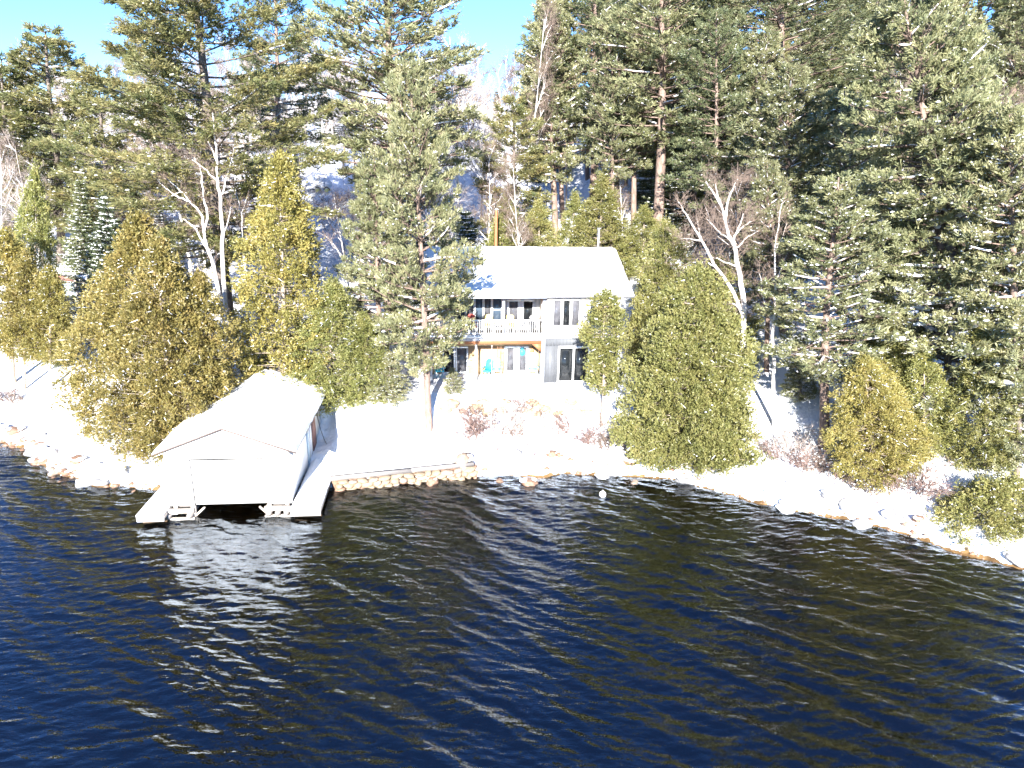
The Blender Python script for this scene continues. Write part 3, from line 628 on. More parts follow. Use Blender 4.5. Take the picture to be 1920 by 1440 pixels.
# small snow covered utility vehicle on the driveway
p = ground_at(604, 362); ve = empty('utility_vehicle', (p[0], p[1], p[2] + .02), R(4), 'small snow buried utility vehicle with pale yellow fenders on the driveway', 'vehicle')
me = rock_mesh('body', 77, M['roof_snow'], 3, .1, .8); o = link('body', me, ve); o.scale = (.95, .6, .75); o.location = (.1, 0, .95)
boxes('cab', ve, M['roof_snow'], ((-.75, -.45, .5), (-.15, .45, 1.7))); boxes('bumper', ve, M['black'], ((-1.15, -.4, .3), (-.72, .4, .42)))
for x in (-.35, .6):
    g = Geo(); a = np.linspace(0, math.pi, 9)
    tube(g, np.stack([x + .3 * np.cos(a), a * 0 - .62, .3 + .3 * np.sin(a)], -1), .05, 5); add('fender', g, M['black'], ve)
    for y in (-.6, .6): g = Geo(); tube(g, [(x, y - .09, .28), (x, y + .09, .28)], .26, 12); tube(g, [(x, y - .1, .28), (x, y - .091, .28)], .2, 10); g.add([(x + .2 * math.cos(q), y - .101, .28 + .2 * math.sin(q)) for q in np.linspace(0, 6.28, 11)[:-1]], [(0, i, i + 1) for i in range(1, 9)]); add('wheel', g, M['drive_yellow'], ve)
# brown utility post rising behind the roof
p = at_y(930, 455, 52.); tp = at_y(929, 393, 52.); zg = float(hz(p[0], 52.)); po = empty('wooden_post', (p[0], 52., zg - .2), 0, 'orange brown wooden post rising behind the cabin roof', 'post')
g = Geo(); tube(g, [(0, 0, 0), (.0, 0, tp[2] - zg + .2)], [.13, .11], 9); add('shaft', g, M['orange_wood'], po); g = Geo(); lumps(g, [(0, 0, tp[2] - zg + .2)], .15, .6); add('snow_cap', g, M['snow'], po)
# ---------------------------------------------------------------- trees: one set of meshes per kind, copied with shared mesh data
def norm(v): return v / (np.linalg.norm(v, axis=-1)[..., None] + 1e-9)
KINDS = {}
def keep(kind, parts, H, Rr, stem): KINDS[kind] = dict(parts=parts, H=H, R=Rr, stem=stem)

def pine(kind, seed, H, c0, Rr, leaf, bark, bark_r, style='red', lean=(0, 0), wind=(0, 0), dens=1., snow=.3, prof=None, base_r=None, sth=1.):
    global rng; rng = np.random.default_rng(seed)
    wood, crown, sn = Geo(), Geo(), Geo()
    k = 14; t = np.linspace(0, 1, k)
    tr = np.stack([lean[0] * t ** 1.5 + .12 * np.sin(t * 5 + seed), lean[1] * t ** 1.5 + .1 * np.cos(t * 4 + seed), H * t], -1); tr[0, :2] = 0
    r0 = base_r or H * .0125
    tube(wood, tr, r0 * (1 - t) ** .8 * .95 + .03, 9)
    zs = []; z = c0 * H
    while z < H * .985: zs.append(z); z += rng.uniform(.36, .56) * (1.3 if style == 'white' else 1)
    P, D, SP, SR = [], [], [], []
    for z in zs:
        f = (z / H - c0) / (1 - c0)                      # 0 crown base .. 1 top
        prf = (np.interp(f, *prof) if prof else (min(1, (f + .12) * 3.2) * (1 - f ** 1.6) ** .75 + .06))
        nb = rng.integers(3, 6) if style == 'white' else rng.integers(4, 7)
        a0 = rng.uniform(0, 6.28)
        for j in range(nb):
            a = a0 + j * 6.28 / nb + rng.normal() * .3
            L = Rr * prf * rng.uniform(.6, 1.15)
            if L < .25: L = .25
            up = {'red': .12 + .5 * f, 'white': .02 + .35 * f}[style] + rng.normal() * .1 - .25 * (1 - f) ** 3
            o, _ = sample(tr, z / H)
            d = np.array([math.cos(a), math.sin(a), up]) + np.array([wind[0], wind[1], 0]) * (.3 + .7 * f)
            bp = path3(o, d, L, 7, droop=.03 if style == 'red' else .045, wob=.07)
            br = r0 * .26 * (1 - f) ** .6 + .012
            tube(wood, bp, np.linspace(br, .008, 7), 4)
            if rng.random() < snow * 1.3 * (1.3 - f):
                a_, b_ = sorted(rng.integers(0, 7, 2)); b_ = max(b_, a_ + 2); seg = bp[a_:b_ + 1]
                if len(seg) > 1: tube(sn, seg + [0, 0, br * .55 + .015 * sth], (np.linspace(br * .75, br * .3, len(seg)) + .014) * sth, 5)
            nt_ = int((4 + L * (6.2 if style == 'red' else 6.0)) * dens)
            tt = rng.uniform(.1, 1.0, nt_) ** .7
            q, dirb = sample(bp, tt)
            side = norm(np.cross(dirb, [0, 0, 1.])) * rng.choice([-1, 1], nt_)[:, None]
            tl = L * .26 * (1.25 - tt) * rng.uniform(.6, 1.3, nt_) + .22
            td = norm(dirb * .75 + side * rng.uniform(.3, 1.1, nt_)[:, None] + np.array([0, 0, 1.]) * rng.normal(.15 if style == 'white' else .32, .2, nt_)[:, None])
            e = q + td * tl[:, None]; cones(wood, q, e, .012 if style == 'red' else .009)
            if style == 'red':
                P += [e, q + td * tl[:, None] * .62]; D += [norm(td + [0, 0, .35]), norm(td + [0, 0, .3])]
            else:
                for ff in (.45, .75, 1.0): P.append(q + td * tl[:, None] * ff); D.append(td)
            P.append(bp[-1:]); D.append(norm((bp[-1] - bp[-2])[None] + [0, 0, .15]))
            m_ = rng.random(nt_) < snow; SP.append(e[m_] + [0, 0, .05]); SR.append(.03 + .075 * rng.random(m_.sum()) ** 2)
    P = np.concatenate(P); D = np.concatenate(D)
    P += rng.normal(size=P.shape) * [.05, .05, .09]
    if style == 'red': blades(crown, P, D, 10, .29, .055, .55, .2, .3)
    else: blades(crown, P, D, 8, .27, .05, .6, .12, .3)
    lumps(sn, np.concatenate(SP), np.concatenate(SR), .6)
    keep(kind, [('trunk', wood.mesh('trunk', M[bark], True)), ('crown', crown.mesh('crown', M[leaf])), ('snow', sn.mesh('snow', M['snow']))], H, Rr, None)

def cedar(kind, seed, H, Rr, leaf, c0=.03, prof=None, tops=((0, 0, 1.),), snow=.12, dens=1., spray=.2, bare=0, trunks=None):
    """dense cedar: clumps of flat sprays over a lumpy cone, several tips possible"""
    global rng; rng = np.random.default_rng(seed)
    wood, crown, sn = Geo(), Geo(), Geo()
    prof = prof or ([0, .08, .25, .5, .75, .92, 1], [.62, .86, 1, .84, .5, .2, .03])
    for (tx, ty, hs_) in (trunks or tops):
        k = 8; t = np.linspace(0, 1, k); tr = np.stack([tx * (.35 + .65 * t) + .08 * np.sin(t * 6 + tx), ty * (.35 + .65 * t), H * hs_ * t * .97], -1)
        tube(wood, tr, H * .014 * (1 - t) + .02, 8)
    P, D = [], []; SP = []
    for (tx, ty, hs_) in tops:
        Ht = H * hs_; z0 = c0 * H; Lz = Ht - z0; sc = .55 + .45 * hs_ if len(tops) > 1 else 1
        area = Lz * Rr * 4.4 * sc; nc = int(area * 7.5 * dens)
        f = rng.beta(1.0, 1.25, nc); pr = np.interp(f, *prof) * Rr * sc
        a = rng.uniform(0, 6.28, nc)
        lump = 1 + .15 * np.sin(a * 3 + f * 7 + seed) + .13 * np.sin(a * 5 - f * 19 + seed) + .09 * np.sin(a * 11 + f * 37) + rng.normal(size=nc) * .11
        rr = pr * lump * np.where(rng.random(nc) < .75, 1, rng.uniform(.45, .95, nc)) + .05
        xc, yc = tx * (.4 + .6 * f), ty * (.4 + .6 * f)
        out = np.stack([np.cos(a), np.sin(a), np.zeros(nc)], -1)
        c = np.stack([xc + rr * np.cos(a), yc + rr * np.sin(a), z0 + f * Lz], -1)
        # branch from the trunk to the clump
        inner = np.stack([xc, yc, z0 + f * Lz - rr * .18], -1); sel = rng.random(nc) < .35
        cones(wood, inner[sel], c[sel], .022)
        gap = np.sin(a * 4.3 + f * 17 + seed) + np.sin(a * 9 - f * 31 + 2 * seed) + .8 * np.sin(f * 47 + a * 2); ok = (gap > -1.55) | (rng.random(nc) < .25); c = c[ok]; out = out[ok]; nc = int(ok.sum())
        up = norm(out + np.array([0, 0, .4]) + rng.normal(size=(nc, 3)) * .22)
        ns = 26; q = c[:, None] - out[:, None] * rng.uniform(0, .32, (nc, ns, 1)) + rng.normal(size=(nc, ns, 3)) * np.array([.17, .17, .15]) * rng.uniform(.7, 1.3, (nc, 1, 1))
        P.append(q.reshape(-1, 3)); D.append(np.repeat(up[:, None], ns, 1).reshape(-1, 3))
        s_ = rng.random(nc) < snow; SP.append(c[s_] + out[s_] * .05 + [0, 0, .08])
        # a few snow lined twigs
        s2 = rng.random(nc) < snow * 1.0
        if s2.any(): e = c[s2] + norm(out[s2] * 1 + rng.normal(size=(s2.sum(), 3)) * .6) * .4; e[:, 2] = c[s2][:, 2] - .05; cones(sn, c[s2] - out[s2] * .25, e, .022)
    P = np.concatenate(P); D = np.concatenate(D)
    blades(crown, P, D, 4, spray * .68, .058, .6, .05, .45)
    SPc = np.concatenate(SP); lumps(sn, SPc, .065, .5)
    extra = SPc[rng.random(len(SPc)) < .5] ; extra = extra + rng.normal(size=extra.shape) * .15; lumps(sn, extra, .045, .5)
    keep(kind, [('trunk', wood.mesh('trunk', M['cedar_bark'], True)), ('crown', crown.mesh('crown', M[leaf])), ('snow', sn.mesh('snow', M['snow']))], H, Rr * 1.08 + .75 * max(abs(q_[0]) for q_ in tops), None)

def spruce(kind, seed, H, Rr, leaf='spruce', snow=.6, c0=.04):
    global rng; rng = np.random.default_rng(seed)
    wood, crown, sn = Geo(), Geo(), Geo(); tube(wood, [(0, 0, 0), (.05, 0, H * .5), (0, 0, H)], [H * .013, H * .008, .02], 7)
    P, D, S = [], [], []; z = c0 * H
    while z < H * .98:
        f = z / H; L = Rr * (1 - f) ** .85 * rng.uniform(.6, 1.2) + .12; nb = 8; a0 = rng.uniform(0, 6.28)
        for j in range(nb):
            a = a0 + j * .9 + rng.normal() * .2; Lb = L * rng.uniform(.7, 1.15)
            bp = path3((0, 0, z), (math.cos(a), math.sin(a), -.15 + .3 * f), Lb, 5, droop=.03, wob=.05); tube(wood, bp, np.linspace(.03, .008, 5), 3)
            n_ = int(5 + Lb * 12); q, db = sample(bp, rng.uniform(.15, 1, n_)); sd_ = norm(np.cross(db, [0, 0, 1.])) * rng.uniform(-1, 1, n_)[:, None]
            td = norm(db + sd_ * 1.1 + [0, 0, -.05]); e = q + td * (Lb * .2 + .1) * rng.uniform(.5, 1.1, n_)[:, None]; P += [q, e]; D += [td, td]
            m_ = rng.random(n_) < snow; S.append(e[m_] + [0, 0, .05])
            if rng.random() < snow * .5: tube(sn, bp[2:] + [0, 0, .03] + rng.normal(size=(3, 3)) * .03, [.03, .05, .015], 4)
        z += rng.uniform(.16, .4)
    P = np.concatenate(P); D = np.concatenate(D); blades(crown, P, D, 6, .2, .055, .5, 0, .4); lumps(sn, np.concatenate(S), .1, .4)
    keep(kind, [('trunk', wood.mesh('trunk', M['dark_bark'], True)), ('crown', crown.mesh('crown', M[leaf])), ('snow', sn.mesh('snow', M['snow']))], H, Rr, None)

def twig_cloud(g, ends, dirs, L, n, r, mi=0, lev=2):
    A, Dn = np.asarray(ends, float), np.asarray(dirs, float)
    for l in range(lev):
        k = n if l else max(3, n)
        a = np.repeat(A, k, 0); d = norm(np.repeat(Dn, k, 0) + rng.normal(size=(len(a), 3)) * .55 + [0, 0, .12])
        b = a + d * (L * .62 ** l) * rng.uniform(.5, 1.2, len(a))[:, None]
        cones(g, a, b, r * .7 ** l, mi); t = rng.uniform(.35, 1, len(a))[:, None]; A = a + (b - a) * t; Dn = d
    return A
def bare(kind, seed, H, Rr, bark, twig, snow=.4, c0=.3, stems=1, dens=1., tw=.75):
    global rng; rng = np.random.default_rng(seed)
    wood, crown, sn = Geo(), Geo(), Geo()
    for s_ in range(stems):
        a = rng.uniform(0, 6.28); sp = .12 * stems if stems > 1 else .04
        tr = path3((0, 0, 0), (math.cos(a) * sp, math.sin(a) * sp, 1), H, 12, droop=.02, wob=.035)
        tube(wood, tr, np.linspace(H * .0095, .015, 12), 7)
        nl = int(16 * dens / stems ** .5); tt = np.sort(rng.uniform(c0, .97, nl))
        ends, dirs = [], []
        for t in tt:
            o, d0 = sample(tr, t); aa = rng.uniform(0, 6.28); L = Rr * (1.15 - t) * 1.5 * rng.uniform(.6, 1.15) + .5
            bp = path3(o, np.array([math.cos(aa), math.sin(aa), rng.uniform(.5, 1.3)]) + d0 * .3, L, 7, droop=.05, wob=.12)
            br = H * .0038 * (1.2 - t); tube(wood, bp, np.linspace(br, .01, 7), 5)
            if rng.random() < snow: tube(sn, bp[:5] + [0, 0, br * .7], np.linspace(br * .7, .012, 5) + .012, 4)
            for u in rng.uniform(.25, 1, 5):
                o2, d2 = sample(bp, u); b2 = path3(o2, d2 + rng.normal(size=3) * .6, L * .38, 4, droop=.05, wob=.12); tube(wood, b2, np.linspace(br * .4, .008, 4), 3)
                for w_ in (1, 2, 3): ends.append(b2[w_]); dirs.append(b2[w_] - b2[w_ - 1])
                if rng.random() < snow * .7: tube(sn, b2 + [0, 0, .015], [.02, .018, .015, .01], 3)
        twig_cloud(crown, ends, norm(np.array(dirs)), tw, 3, .009, lev=3 if H > 5 else 2)
    keep(kind, [('trunk', wood.mesh('trunk', M[bark], True)), ('crown', crown.mesh('crown', M[twig])), ('snow', sn.mesh('snow', M['snow']))], H, Rr, None)
def shrub(kind, seed, H, n, twig, leafy=None):
    global rng; rng = np.random.default_rng(seed); g = Geo(); sn = Geo(); ends, dirs = [], []
    for i in range(n):
        a = rng.uniform(0, 6.28); bp = path3((rng.normal() * .22, rng.normal() * .16, -.05), (math.cos(a) * .5, math.sin(a) * .5, 1), H * rng.uniform(.5, 1), 5, wob=.12); tube(g, bp, np.linspace(.014, .006, 5), 3)
        for k in (2, 3, 4): ends.append(bp[k]); dirs.append(bp[k] - bp[k - 1])
    e = twig_cloud(g, ends, norm(np.array(dirs)), H * .34, 4, .008, lev=2)
    if leafy: blades(g, e, norm(rng.normal(size=e.shape) + [0, 0, .5]), 3, .1, .06, .6, .1, .5, 1)
    lumps(sn, e[::26], .035, .6); parts = [('stem', g.mesh('stem', [M[twig]] + ([M[leafy]] if leafy else []))), ('snow', sn.mesh('snow', M['snow']))]
    keep(kind, parts, H, H * .6, None)

CATS = {'cedar': ('cedar_tree', 'cedar tree'), 'red': ('red_pine_tree', 'pine tree'), 'white': ('white_pine_tree', 'pine tree'), 'spruce': ('spruce_tree', 'spruce tree'),
        'birch': ('birch_tree', 'birch tree'), 'bare': ('bare_tree', 'bare tree'), 'shrub': ('bare_shrub', 'shrub'), 'rust': ('young_beech_tree', 'young tree'), 'juniper': ('low_cedar_shrub', 'shrub')}
def put(kind, x, y, z=None, s=1., sr=1., rz=None, tilt=(0, 0), label=None, group=None):
    K = KINDS[kind]; nm, cat = CATS[kind.split('_')[0]]
    if z is None: z = float(hz(x, y)) - .12
    o = empty(nm, (x, y, z), 0, label, cat, group)
    rz = random.uniform(0, 6.28) if rz is None else rz
    R_ = Matrix.Rotation(math.atan(tilt[0]), 4, 'Y') @ Matrix.Rotation(-math.atan(tilt[1]), 4, 'X') @ Matrix.Rotation(rz, 4, 'Z')
    o.rotation_euler = R_.to_euler(); o.scale = (s * sr, s * sr, s)
    for n_, me in K['parts']:
        q = link(n_, me, o)
        if n_ == 'snow': q['kind'] = 'stuff'
    return o
def tree(kind, bx, by, tx, ty, label, half=None, Y=None, rz=None, group=None):
    """stand a tree where its foot shows at (bx,by) in the photo (or at distance Y) and let its top reach (tx,ty)"""
    K = KINDS[kind]
    if Y is None: p = ground_at(bx, by)
    else:
        p = at_y(bx, 600, Y)
        for _ in range(4):
            z = float(hz(p[0], Y)); pp = proj((p[0], Y, z)); p = at_y(bx, pp[1], Y)
    x, y = p[0], p[1]; z = float(hz(x, y)) - .12; t = at_y(tx, ty, y); h = t[2] - z; s = h / K['H']
    sr = 1. if half is None else (half / FPX * math.hypot(y, CAM_H - z) / K['R']) / s
    return put(kind, x, y, z, s, max(.45, min(1.9, sr)), rz, ((t[0] - x) / h, 0), label, group)

PR_A = ([0, .06, .2, .5, .8, 1], [.35, .8, 1, .85, .5, .12])
pine('red_a', 101, 18, .2, 3.6, 'red_pine', 'pine_bark', None, 'red', prof=PR_A, dens=1.15)
pine('red_b', 102, 21, .42, 3.2, 'red_pine', 'pine_bark', None, 'red', prof=([0, .1, .4, .8, 1], [.5, .9, 1, .75, .3]))
pine('red_c', 103, 17, .30, 2.9, 'red_pine', 'pine_bark', None, 'red', prof=PR_A, snow=.75)
pine('red_d', 104, 12, .12, 2.4, 'red_pine', 'dark_bark', None, 'red', prof=([0, .1, .3, .7, 1], [.8, 1, .9, .5, .1]), snow=.55)
pine('red_e', 105, 19, .14, 3.8, 'red_pine', 'dark_bark', None, 'red', prof=([0, .06, .3, .6, 1], [.7, 1, .95, .7, .15]), snow=.7, sth=1.7, dens=.95, base_r=.3)
pine('white_a', 111, 24, .22, 5.2, 'white_pine', 'dark_bark', None, 'white', wind=(-.35, -.1), prof=([0, .15, .45, .8, 1], [.7, 1, .95, .65, .2]), snow=.10, dens=1.85)
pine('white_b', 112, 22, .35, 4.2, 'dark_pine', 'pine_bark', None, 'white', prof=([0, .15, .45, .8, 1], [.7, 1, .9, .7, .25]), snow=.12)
pine('white_c', 113, 15, .2, 3.2, 'white_pine', 'dark_bark', None, 'white', wind=(-.12, 0), prof=([0, .15, .45, .8, 1], [.8, 1, .9, .6, .15]), snow=.3, dens=1.2)
cedar('cedar_gold', 121, 10, 2.5, 'gold_cedar')
cedar('cedar_twin', 122, 9, 2.8, 'gold_cedar', tops=((-.9, 0, 1.), (1.0, .2, .86)), snow=.16)
cedar('cedar_column', 123, 11, 2.1, 'gold_cedar', prof=([0, .1, .3, .6, .85, 1], [.8, 1, .95, .75, .4, .05]), snow=.14)
cedar('cedar_green', 124, 8, 2.9, 'green_cedar', prof=([0, .07, .22, .5, .75, .93, 1], [.72, .97, 1.02, .9, .62, .3, .06]), tops=((-.1, 0, 1.), (.9, .1, .78), (-1.1, -.2, .66)), snow=.07)
cedar('cedar_high', 125, 8.5, 1.7, 'gold_cedar', c0=.26, prof=([0, .1, .3, .6, .85, 1], [.6, 1, .95, .7, .35, .05]), snow=.15)
cedar('cedar_slim', 126, 6.5, 1.15, 'green_cedar', c0=.3, prof=([0, .15, .4, .5, .62, .85, 1], [.5, .7, .35, .9, 1, .5, .1]), snow=.12, dens=1.1)
cedar('cedar_dark', 127, 9, 2.0, 'green_cedar', snow=.12)
cedar('juniper_low', 128, 2.2, 2.4, 'green_cedar', c0=.02, prof=([0, .3, .7, 1], [1, .95, .6, .1]), snow=.2, tops=((0, 0, 1.), (1.4, .3, .9), (-1.3, 0, .7)))
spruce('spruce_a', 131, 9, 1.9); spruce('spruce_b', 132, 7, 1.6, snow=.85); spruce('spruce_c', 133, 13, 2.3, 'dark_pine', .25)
bare('bare_a', 141, 12, 2.6, 'grey_twig', 'grey_twig', 1.); bare('bare_b', 142, 13, 2.2, 'grey_twig', 'twig', .8, .35); bare('bare_c', 143, 11, 2.8, 'birch_bark', 'twig', .5, .25)
bare('bare_d', 144, 13, 3.0, 'dark_bark', 'twig', .5, .35); bare('birch_plain', 145, 12, 1.6, 'birch_bark', 'twig', .3, .4)
bare('rust_a', 146, 4, .7, 'grey_twig', 'rust_leaf', .2, .15, tw=.25)
shrub('shrub_a', 151, 1.1, 13, 'red_twig'); shrub('shrub_b', 152, .8, 11, 'twig'); shrub('shrub_c', 153, 1.3, 15, 'grey_twig')

# ---------------------------------------------------------------- birches drawn limb by limb
def birch(label, region, sc, stems, Y, mat_='birch_bark', r0=.11, cloud=(.9, 4, 3), seed=5, depth=.5, lean_seed=0):
    global rng; rng = np.random.default_rng(seed)
    def P(u, v, dy): return at_y(region[0] + u / sc, region[1] + v / sc, Y + dy)
    wood, crown, sn = Geo(), Geo(), Geo(); base = P(*stems[0][0][0], 0); ends, dirs = [], []; gz = float(hz(base[0], Y)); base = np.array([base[0], Y, gz - .1])
    placed = {}
    for pts, ra, rb in stems:
        n_ = len(pts); dy0 = placed.get(pts[0], 0.); tgt = dy0 + rng.normal() * depth
        pl = []
        for i, q in enumerate(pts):
            dy = dy0 + (tgt - dy0) * i / (n_ - 1); placed[q] = dy; pl.append(P(*q, dy))
        pl = np.array(pl)
        if pts is stems[0][0]: pl[0] = base
        t = np.linspace(0, 1, 3 * n_); pl2, _ = sample(pl, t); pl2[1:-1] = (pl2[:-2] + pl2[1:-1] * 2 + pl2[2:]) / 4; pl2[1:] += rng.normal(size=(len(pl2) - 1, 3)) * .02
        rad = np.linspace(r0 * ra, r0 * rb, len(t)); tube(wood, pl2 - base, rad, 8)
        k = int(len(t) * 1.3); q, d = sample(pl2 - base, rng.uniform(.25, 1, k)); ends += list(q); dirs += list(norm(d + rng.normal(size=d.shape) * .5)); ends.append((pl2 - base)[-1]); dirs.append(norm(pl2[-1] - pl2[-2]))
    twig_cloud(crown, ends, np.array(dirs), cloud[0], cloud[1], .011, lev=cloud[2])
    o = empty('birch_tree', base, 0, label, 'birch tree'); link('trunk', wood.mesh('trunk', M[mat_], True), o); link('crown', crown.mesh('crown', M['twig']), o)
    return o
REG = (1240, 280)
birch('tall white birch forking above the rounded green cedar, twiggy brown crown', REG, 3.79, [
    (((600, 1390), (590, 1200), (575, 1000), (545, 830), (520, 690)), 1.25, .8), (((520, 690), (470, 590), (455, 500), (430, 400), (320, 230)), .75, .2),
    (((590, 1200), (500, 990), (380, 830), (290, 650), (180, 470), (120, 370)), .85, .15), (((455, 500), (475, 350), (540, 210)), .5, .2), (((430, 400), (400, 330), (385, 240)), .35, .15),
    (((520, 690), (515, 620), (560, 520), (590, 440)), .45, .12), (((515, 620), (600, 530), (650, 510)), .35, .1), (((520, 690), (545, 700), (600, 630), (690, 580)), .4, .1),
    (((590, 1200), (510, 1080), (430, 1120), (350, 1180)), .35, .08), (((590, 1200), (540, 1130), (480, 1120)), .3, .1), (((545, 830), (450, 800), (350, 760)), .35, .1), (((520, 690), (480, 640), (400, 580), (320, 490)), .4, .1),
    (((290, 650), (260, 540), (250, 480)), .3, .1), (((290, 650), (200, 640), (130, 630)), .3, .08), (((380, 830), (290, 795), (180, 810)), .3, .06)], 35.6, r0=.125, cloud=(.7, 3, 3), seed=51)
R2 = (280, 180)
birch('white birch with crooked limbs leaning over the golden cedars, beside the grey pine trunk', R2, 3.13, [
    (((440, 1300), (430, 1000), (430, 830), (420, 600), (400, 500), (395, 380), (385, 230), (370, 100)), 1.1, .18), (((440, 1300), (415, 1190), (380, 1000), (340, 900), (320, 800), (315, 700), (240, 620), (190, 560), (100, 485)), 1.0, .15),
    (((240, 620), (160, 590), (90, 540), (30, 470)), .4, .1), (((320, 800), (345, 700), (315, 600), (310, 440), (260, 360)), .6, .15), (((420, 600), (460, 470), (500, 300)), .4, .12), (((400, 500), (340, 440), (250, 370)), .35, .1), (((395, 380), (340, 250)), .3, .1),
    (((340, 900), (260, 760), (180, 710), (100, 750)), .45, .1), (((190, 560), (100, 600), (0, 610)), .25, .06), (((430, 830), (470, 700), (480, 640)), .25, .08)], 39.0, r0=.125, cloud=(.7, 3, 2), seed=52, depth=.3)
birch('slender white birch standing alone on the snow gap between the cedars', R2, 3.13, [
    (((568, 1290), (565, 1050), (545, 850), (540, 700), (510, 560), (500, 520)), 1, .12), (((565, 1050), (570, 940), (630, 870), (700, 820)), .4, .08), (((545, 850), (590, 830), (630, 790)), .3, .08), (((540, 700), (570, 600)), .25, .08)], 41.0, r0=.10, cloud=(.6, 4, 2), seed=53, depth=.3)
R3 = (1420, 360)
birch('straight slim white birch right of the rounded cedar, reaching the snow by the shore', R3, 1., [
    (((32, 440), (30, 340), (29, 250), (34, 210), (34, 170), (32, 120), (38, 70), (46, 20)), 1., .12), (((34, 170), (50, 130), (60, 110)), .3, .08), (((29, 250), (10, 200), (4, 150)), .25, .06), (((32, 120), (55, 60)), .25, .06)], 34.3, r0=.10, cloud=(.8, 4, 2), seed=54)

# ---------------------------------------------------------------- named trees of the photograph
T = tree
T('cedar_high', 25, 718, 8, 430, 'leftmost golden cedar of the shoreline row, cut by the picture edge', 62)
T('cedar_high', 45, 730, 48, 470, 'golden cedar on bare stem, second in the left shoreline row', 44)
T('cedar_dark', 64, 0, 66, 305, 'tall dull olive cedar spire rising behind the left shoreline row', 40, Y=44)
T('cedar_high', 95, 727, 92, 500, 'golden cedar with leaning bare stem, right end of the left shoreline row', 42)
T('cedar_dark', 117, 684, 108, 545, 'small dark green cedar with bare grey stem beside the pale blue shed', 26)
T('cedar_gold', 238, 812, 262, 395, 'tall golden cedar with twin neighbour, left of the boathouse roof', 100)
T('cedar_twin', 330, 852, 335, 450, 'broad bushy golden cedar touching the boathouse eave', 128, rz=.3)
T('cedar_column', 535, 752, 525, 285, 'tall golden brown cedar column directly behind the boathouse roof', 82)
T('cedar_dark', 615, 772, 625, 520, 'green cedar at the back right corner of the boathouse', 68)
T('cedar_dark', 690, 752, 680, 585, 'low green cedar beneath the big pine branches beside the boathouse path', 52)
T('red_a', 805, 806, 768, 115, 'big pine with light needles and bare reddish trunk between boathouse and cabin', 104, rz=1.2)
T('red_a', 718, 0, 700, 300, 'bushy pale pine crowding the left side of the big reddish trunk', 88, Y=38.5, rz=4.0)
T('red_d', 650, 742, 655, 560, 'small snowy pine between the big pine and the boathouse cedar', 52)
T('red_b', 735, 0, 722, -110, 'very tall pine behind the lawn pine, its crown cut by the top edge', 160, Y=50)
T('white_a', 437, 628, 335, -190, 'huge wind swept golden green pine with long branches above the left birches', 215, rz=0)
T('white_b', 520, 0, 515, -90, 'tall pine with pale trunk between the wind swept pine and the centre pine', 95, Y=62)
T('white_c', 112, 0, 92, 55, 'round topped pine on the left skyline with a pale visible trunk', 120, Y=60, rz=0)
T('white_c', 20, 0, 8, 105, 'pine at the left edge of the skyline', 95, Y=58, rz=0)
T('white_c', 205, 0, 190, 130, 'low wind swept pine below the left skyline', 95, Y=54, rz=0)
T('spruce_c', 160, 470, 150, 330, 'snow dusted dark fir above the pale blue shed', 45, Y=50)
T('spruce_a', 205, 0, 200, 350, 'snow dusted fir between the shed and the wind swept pine', 46, Y=46)
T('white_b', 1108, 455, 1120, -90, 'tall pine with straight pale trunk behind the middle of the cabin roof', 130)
T('red_b', 1232, 0, 1242, -100, 'tall pine behind the right end of the cabin roof, right of the straight pale trunk', 125, Y=56)
T('red_b', 1185, 482, 1190, 60, 'slim pine with forked bare branch behind the cabin gable', 70)
T('red_c', 1040, 0, 1035, -20, 'pine whose crown borders the blue sky gap above the cabin', 80, Y=66)
T('white_c', 968, 0, 958, 190, 'layered green pine in front of the bare birches above the roof', 88, Y=58, rz=2)
T('cedar_dark', 950, 0, 950, 365, 'small cedar close behind the cabin roof beside the wooden post', 42, Y=54)
T('cedar_dark', 1075, 0, 1078, 360, 'dark cedar behind the roof left of the straight pale trunk', 40, Y=57)
T('spruce_c', 1150, 0, 1152, 330, 'dark fir right of the straight pale trunk behind the roof', 46, Y=60)
T('cedar_dark', 1205, 0, 1208, 385, 'dark cedar in the shade behind the cabin gable', 42, Y=55)
T('spruce_c', 1265, 0, 1262, 290, 'dark fir in the shade between the tall trunks above the gable', 60, Y=57)
T('spruce_c', 1395, 0, 1400, 330, 'dark fir in deep shade behind the forked birch', 70, Y=52)
T('white_c', 1480, 0, 1485, 330, 'shaded green pine right of the slim white birch', 75, Y=50)
T('red_b', 1145, 0, 1150, 30, 'slim bare trunked pine just right of the straight pale trunk', 55, Y=58)
T('red_b', 1300, 0, 1310, 40, 'bare trunked pine above the forked birch', 70, Y=59)
T('cedar_dark', 1012, 0, 1010, 375, 'olive cedar close behind the cabin roof under the tall pines', 46, Y=54)
T('white_b', 1440, 0, 1470, -120, 'large dark layered pine at the top right with horizontal snowy limbs', 190, Y=54)
T('white_b', 1335, 0, 1345, 20, 'dark dense pine between the tall cabin pines and the layered pine', 90, Y=50)
T('red_c', 1470, 0, 1478, 125, 'snow flecked pine with upright tufts behind the forked birch', 105, Y=43)
T('red_c', 1575, 0, 1590, 165, 'snow flecked pine in the middle of the right slope', 110, Y=41)
T('red_c', 1543, 838, 1568, 330, 'pine leaning over the shore beside the golden cedar, dark stub of trunk showing', 120)
T('red_e', 1778, 800, 1800, 60, 'thick trunked pine with long snow laden limbs on the right shore', 175, rz=2.2)
T('red_b', 1802, 792, 1690, -60, 'leaning pine with twin trunk on the right, reaching out of the picture', 130)
T('red_c', 1893, 872, 1900, 180, 'pine at the right picture edge with dark lower foliage', 115)
T('white_b', 1835, 0, 1835, -110, 'tall pine cut by the top right corner', 150, Y=52)
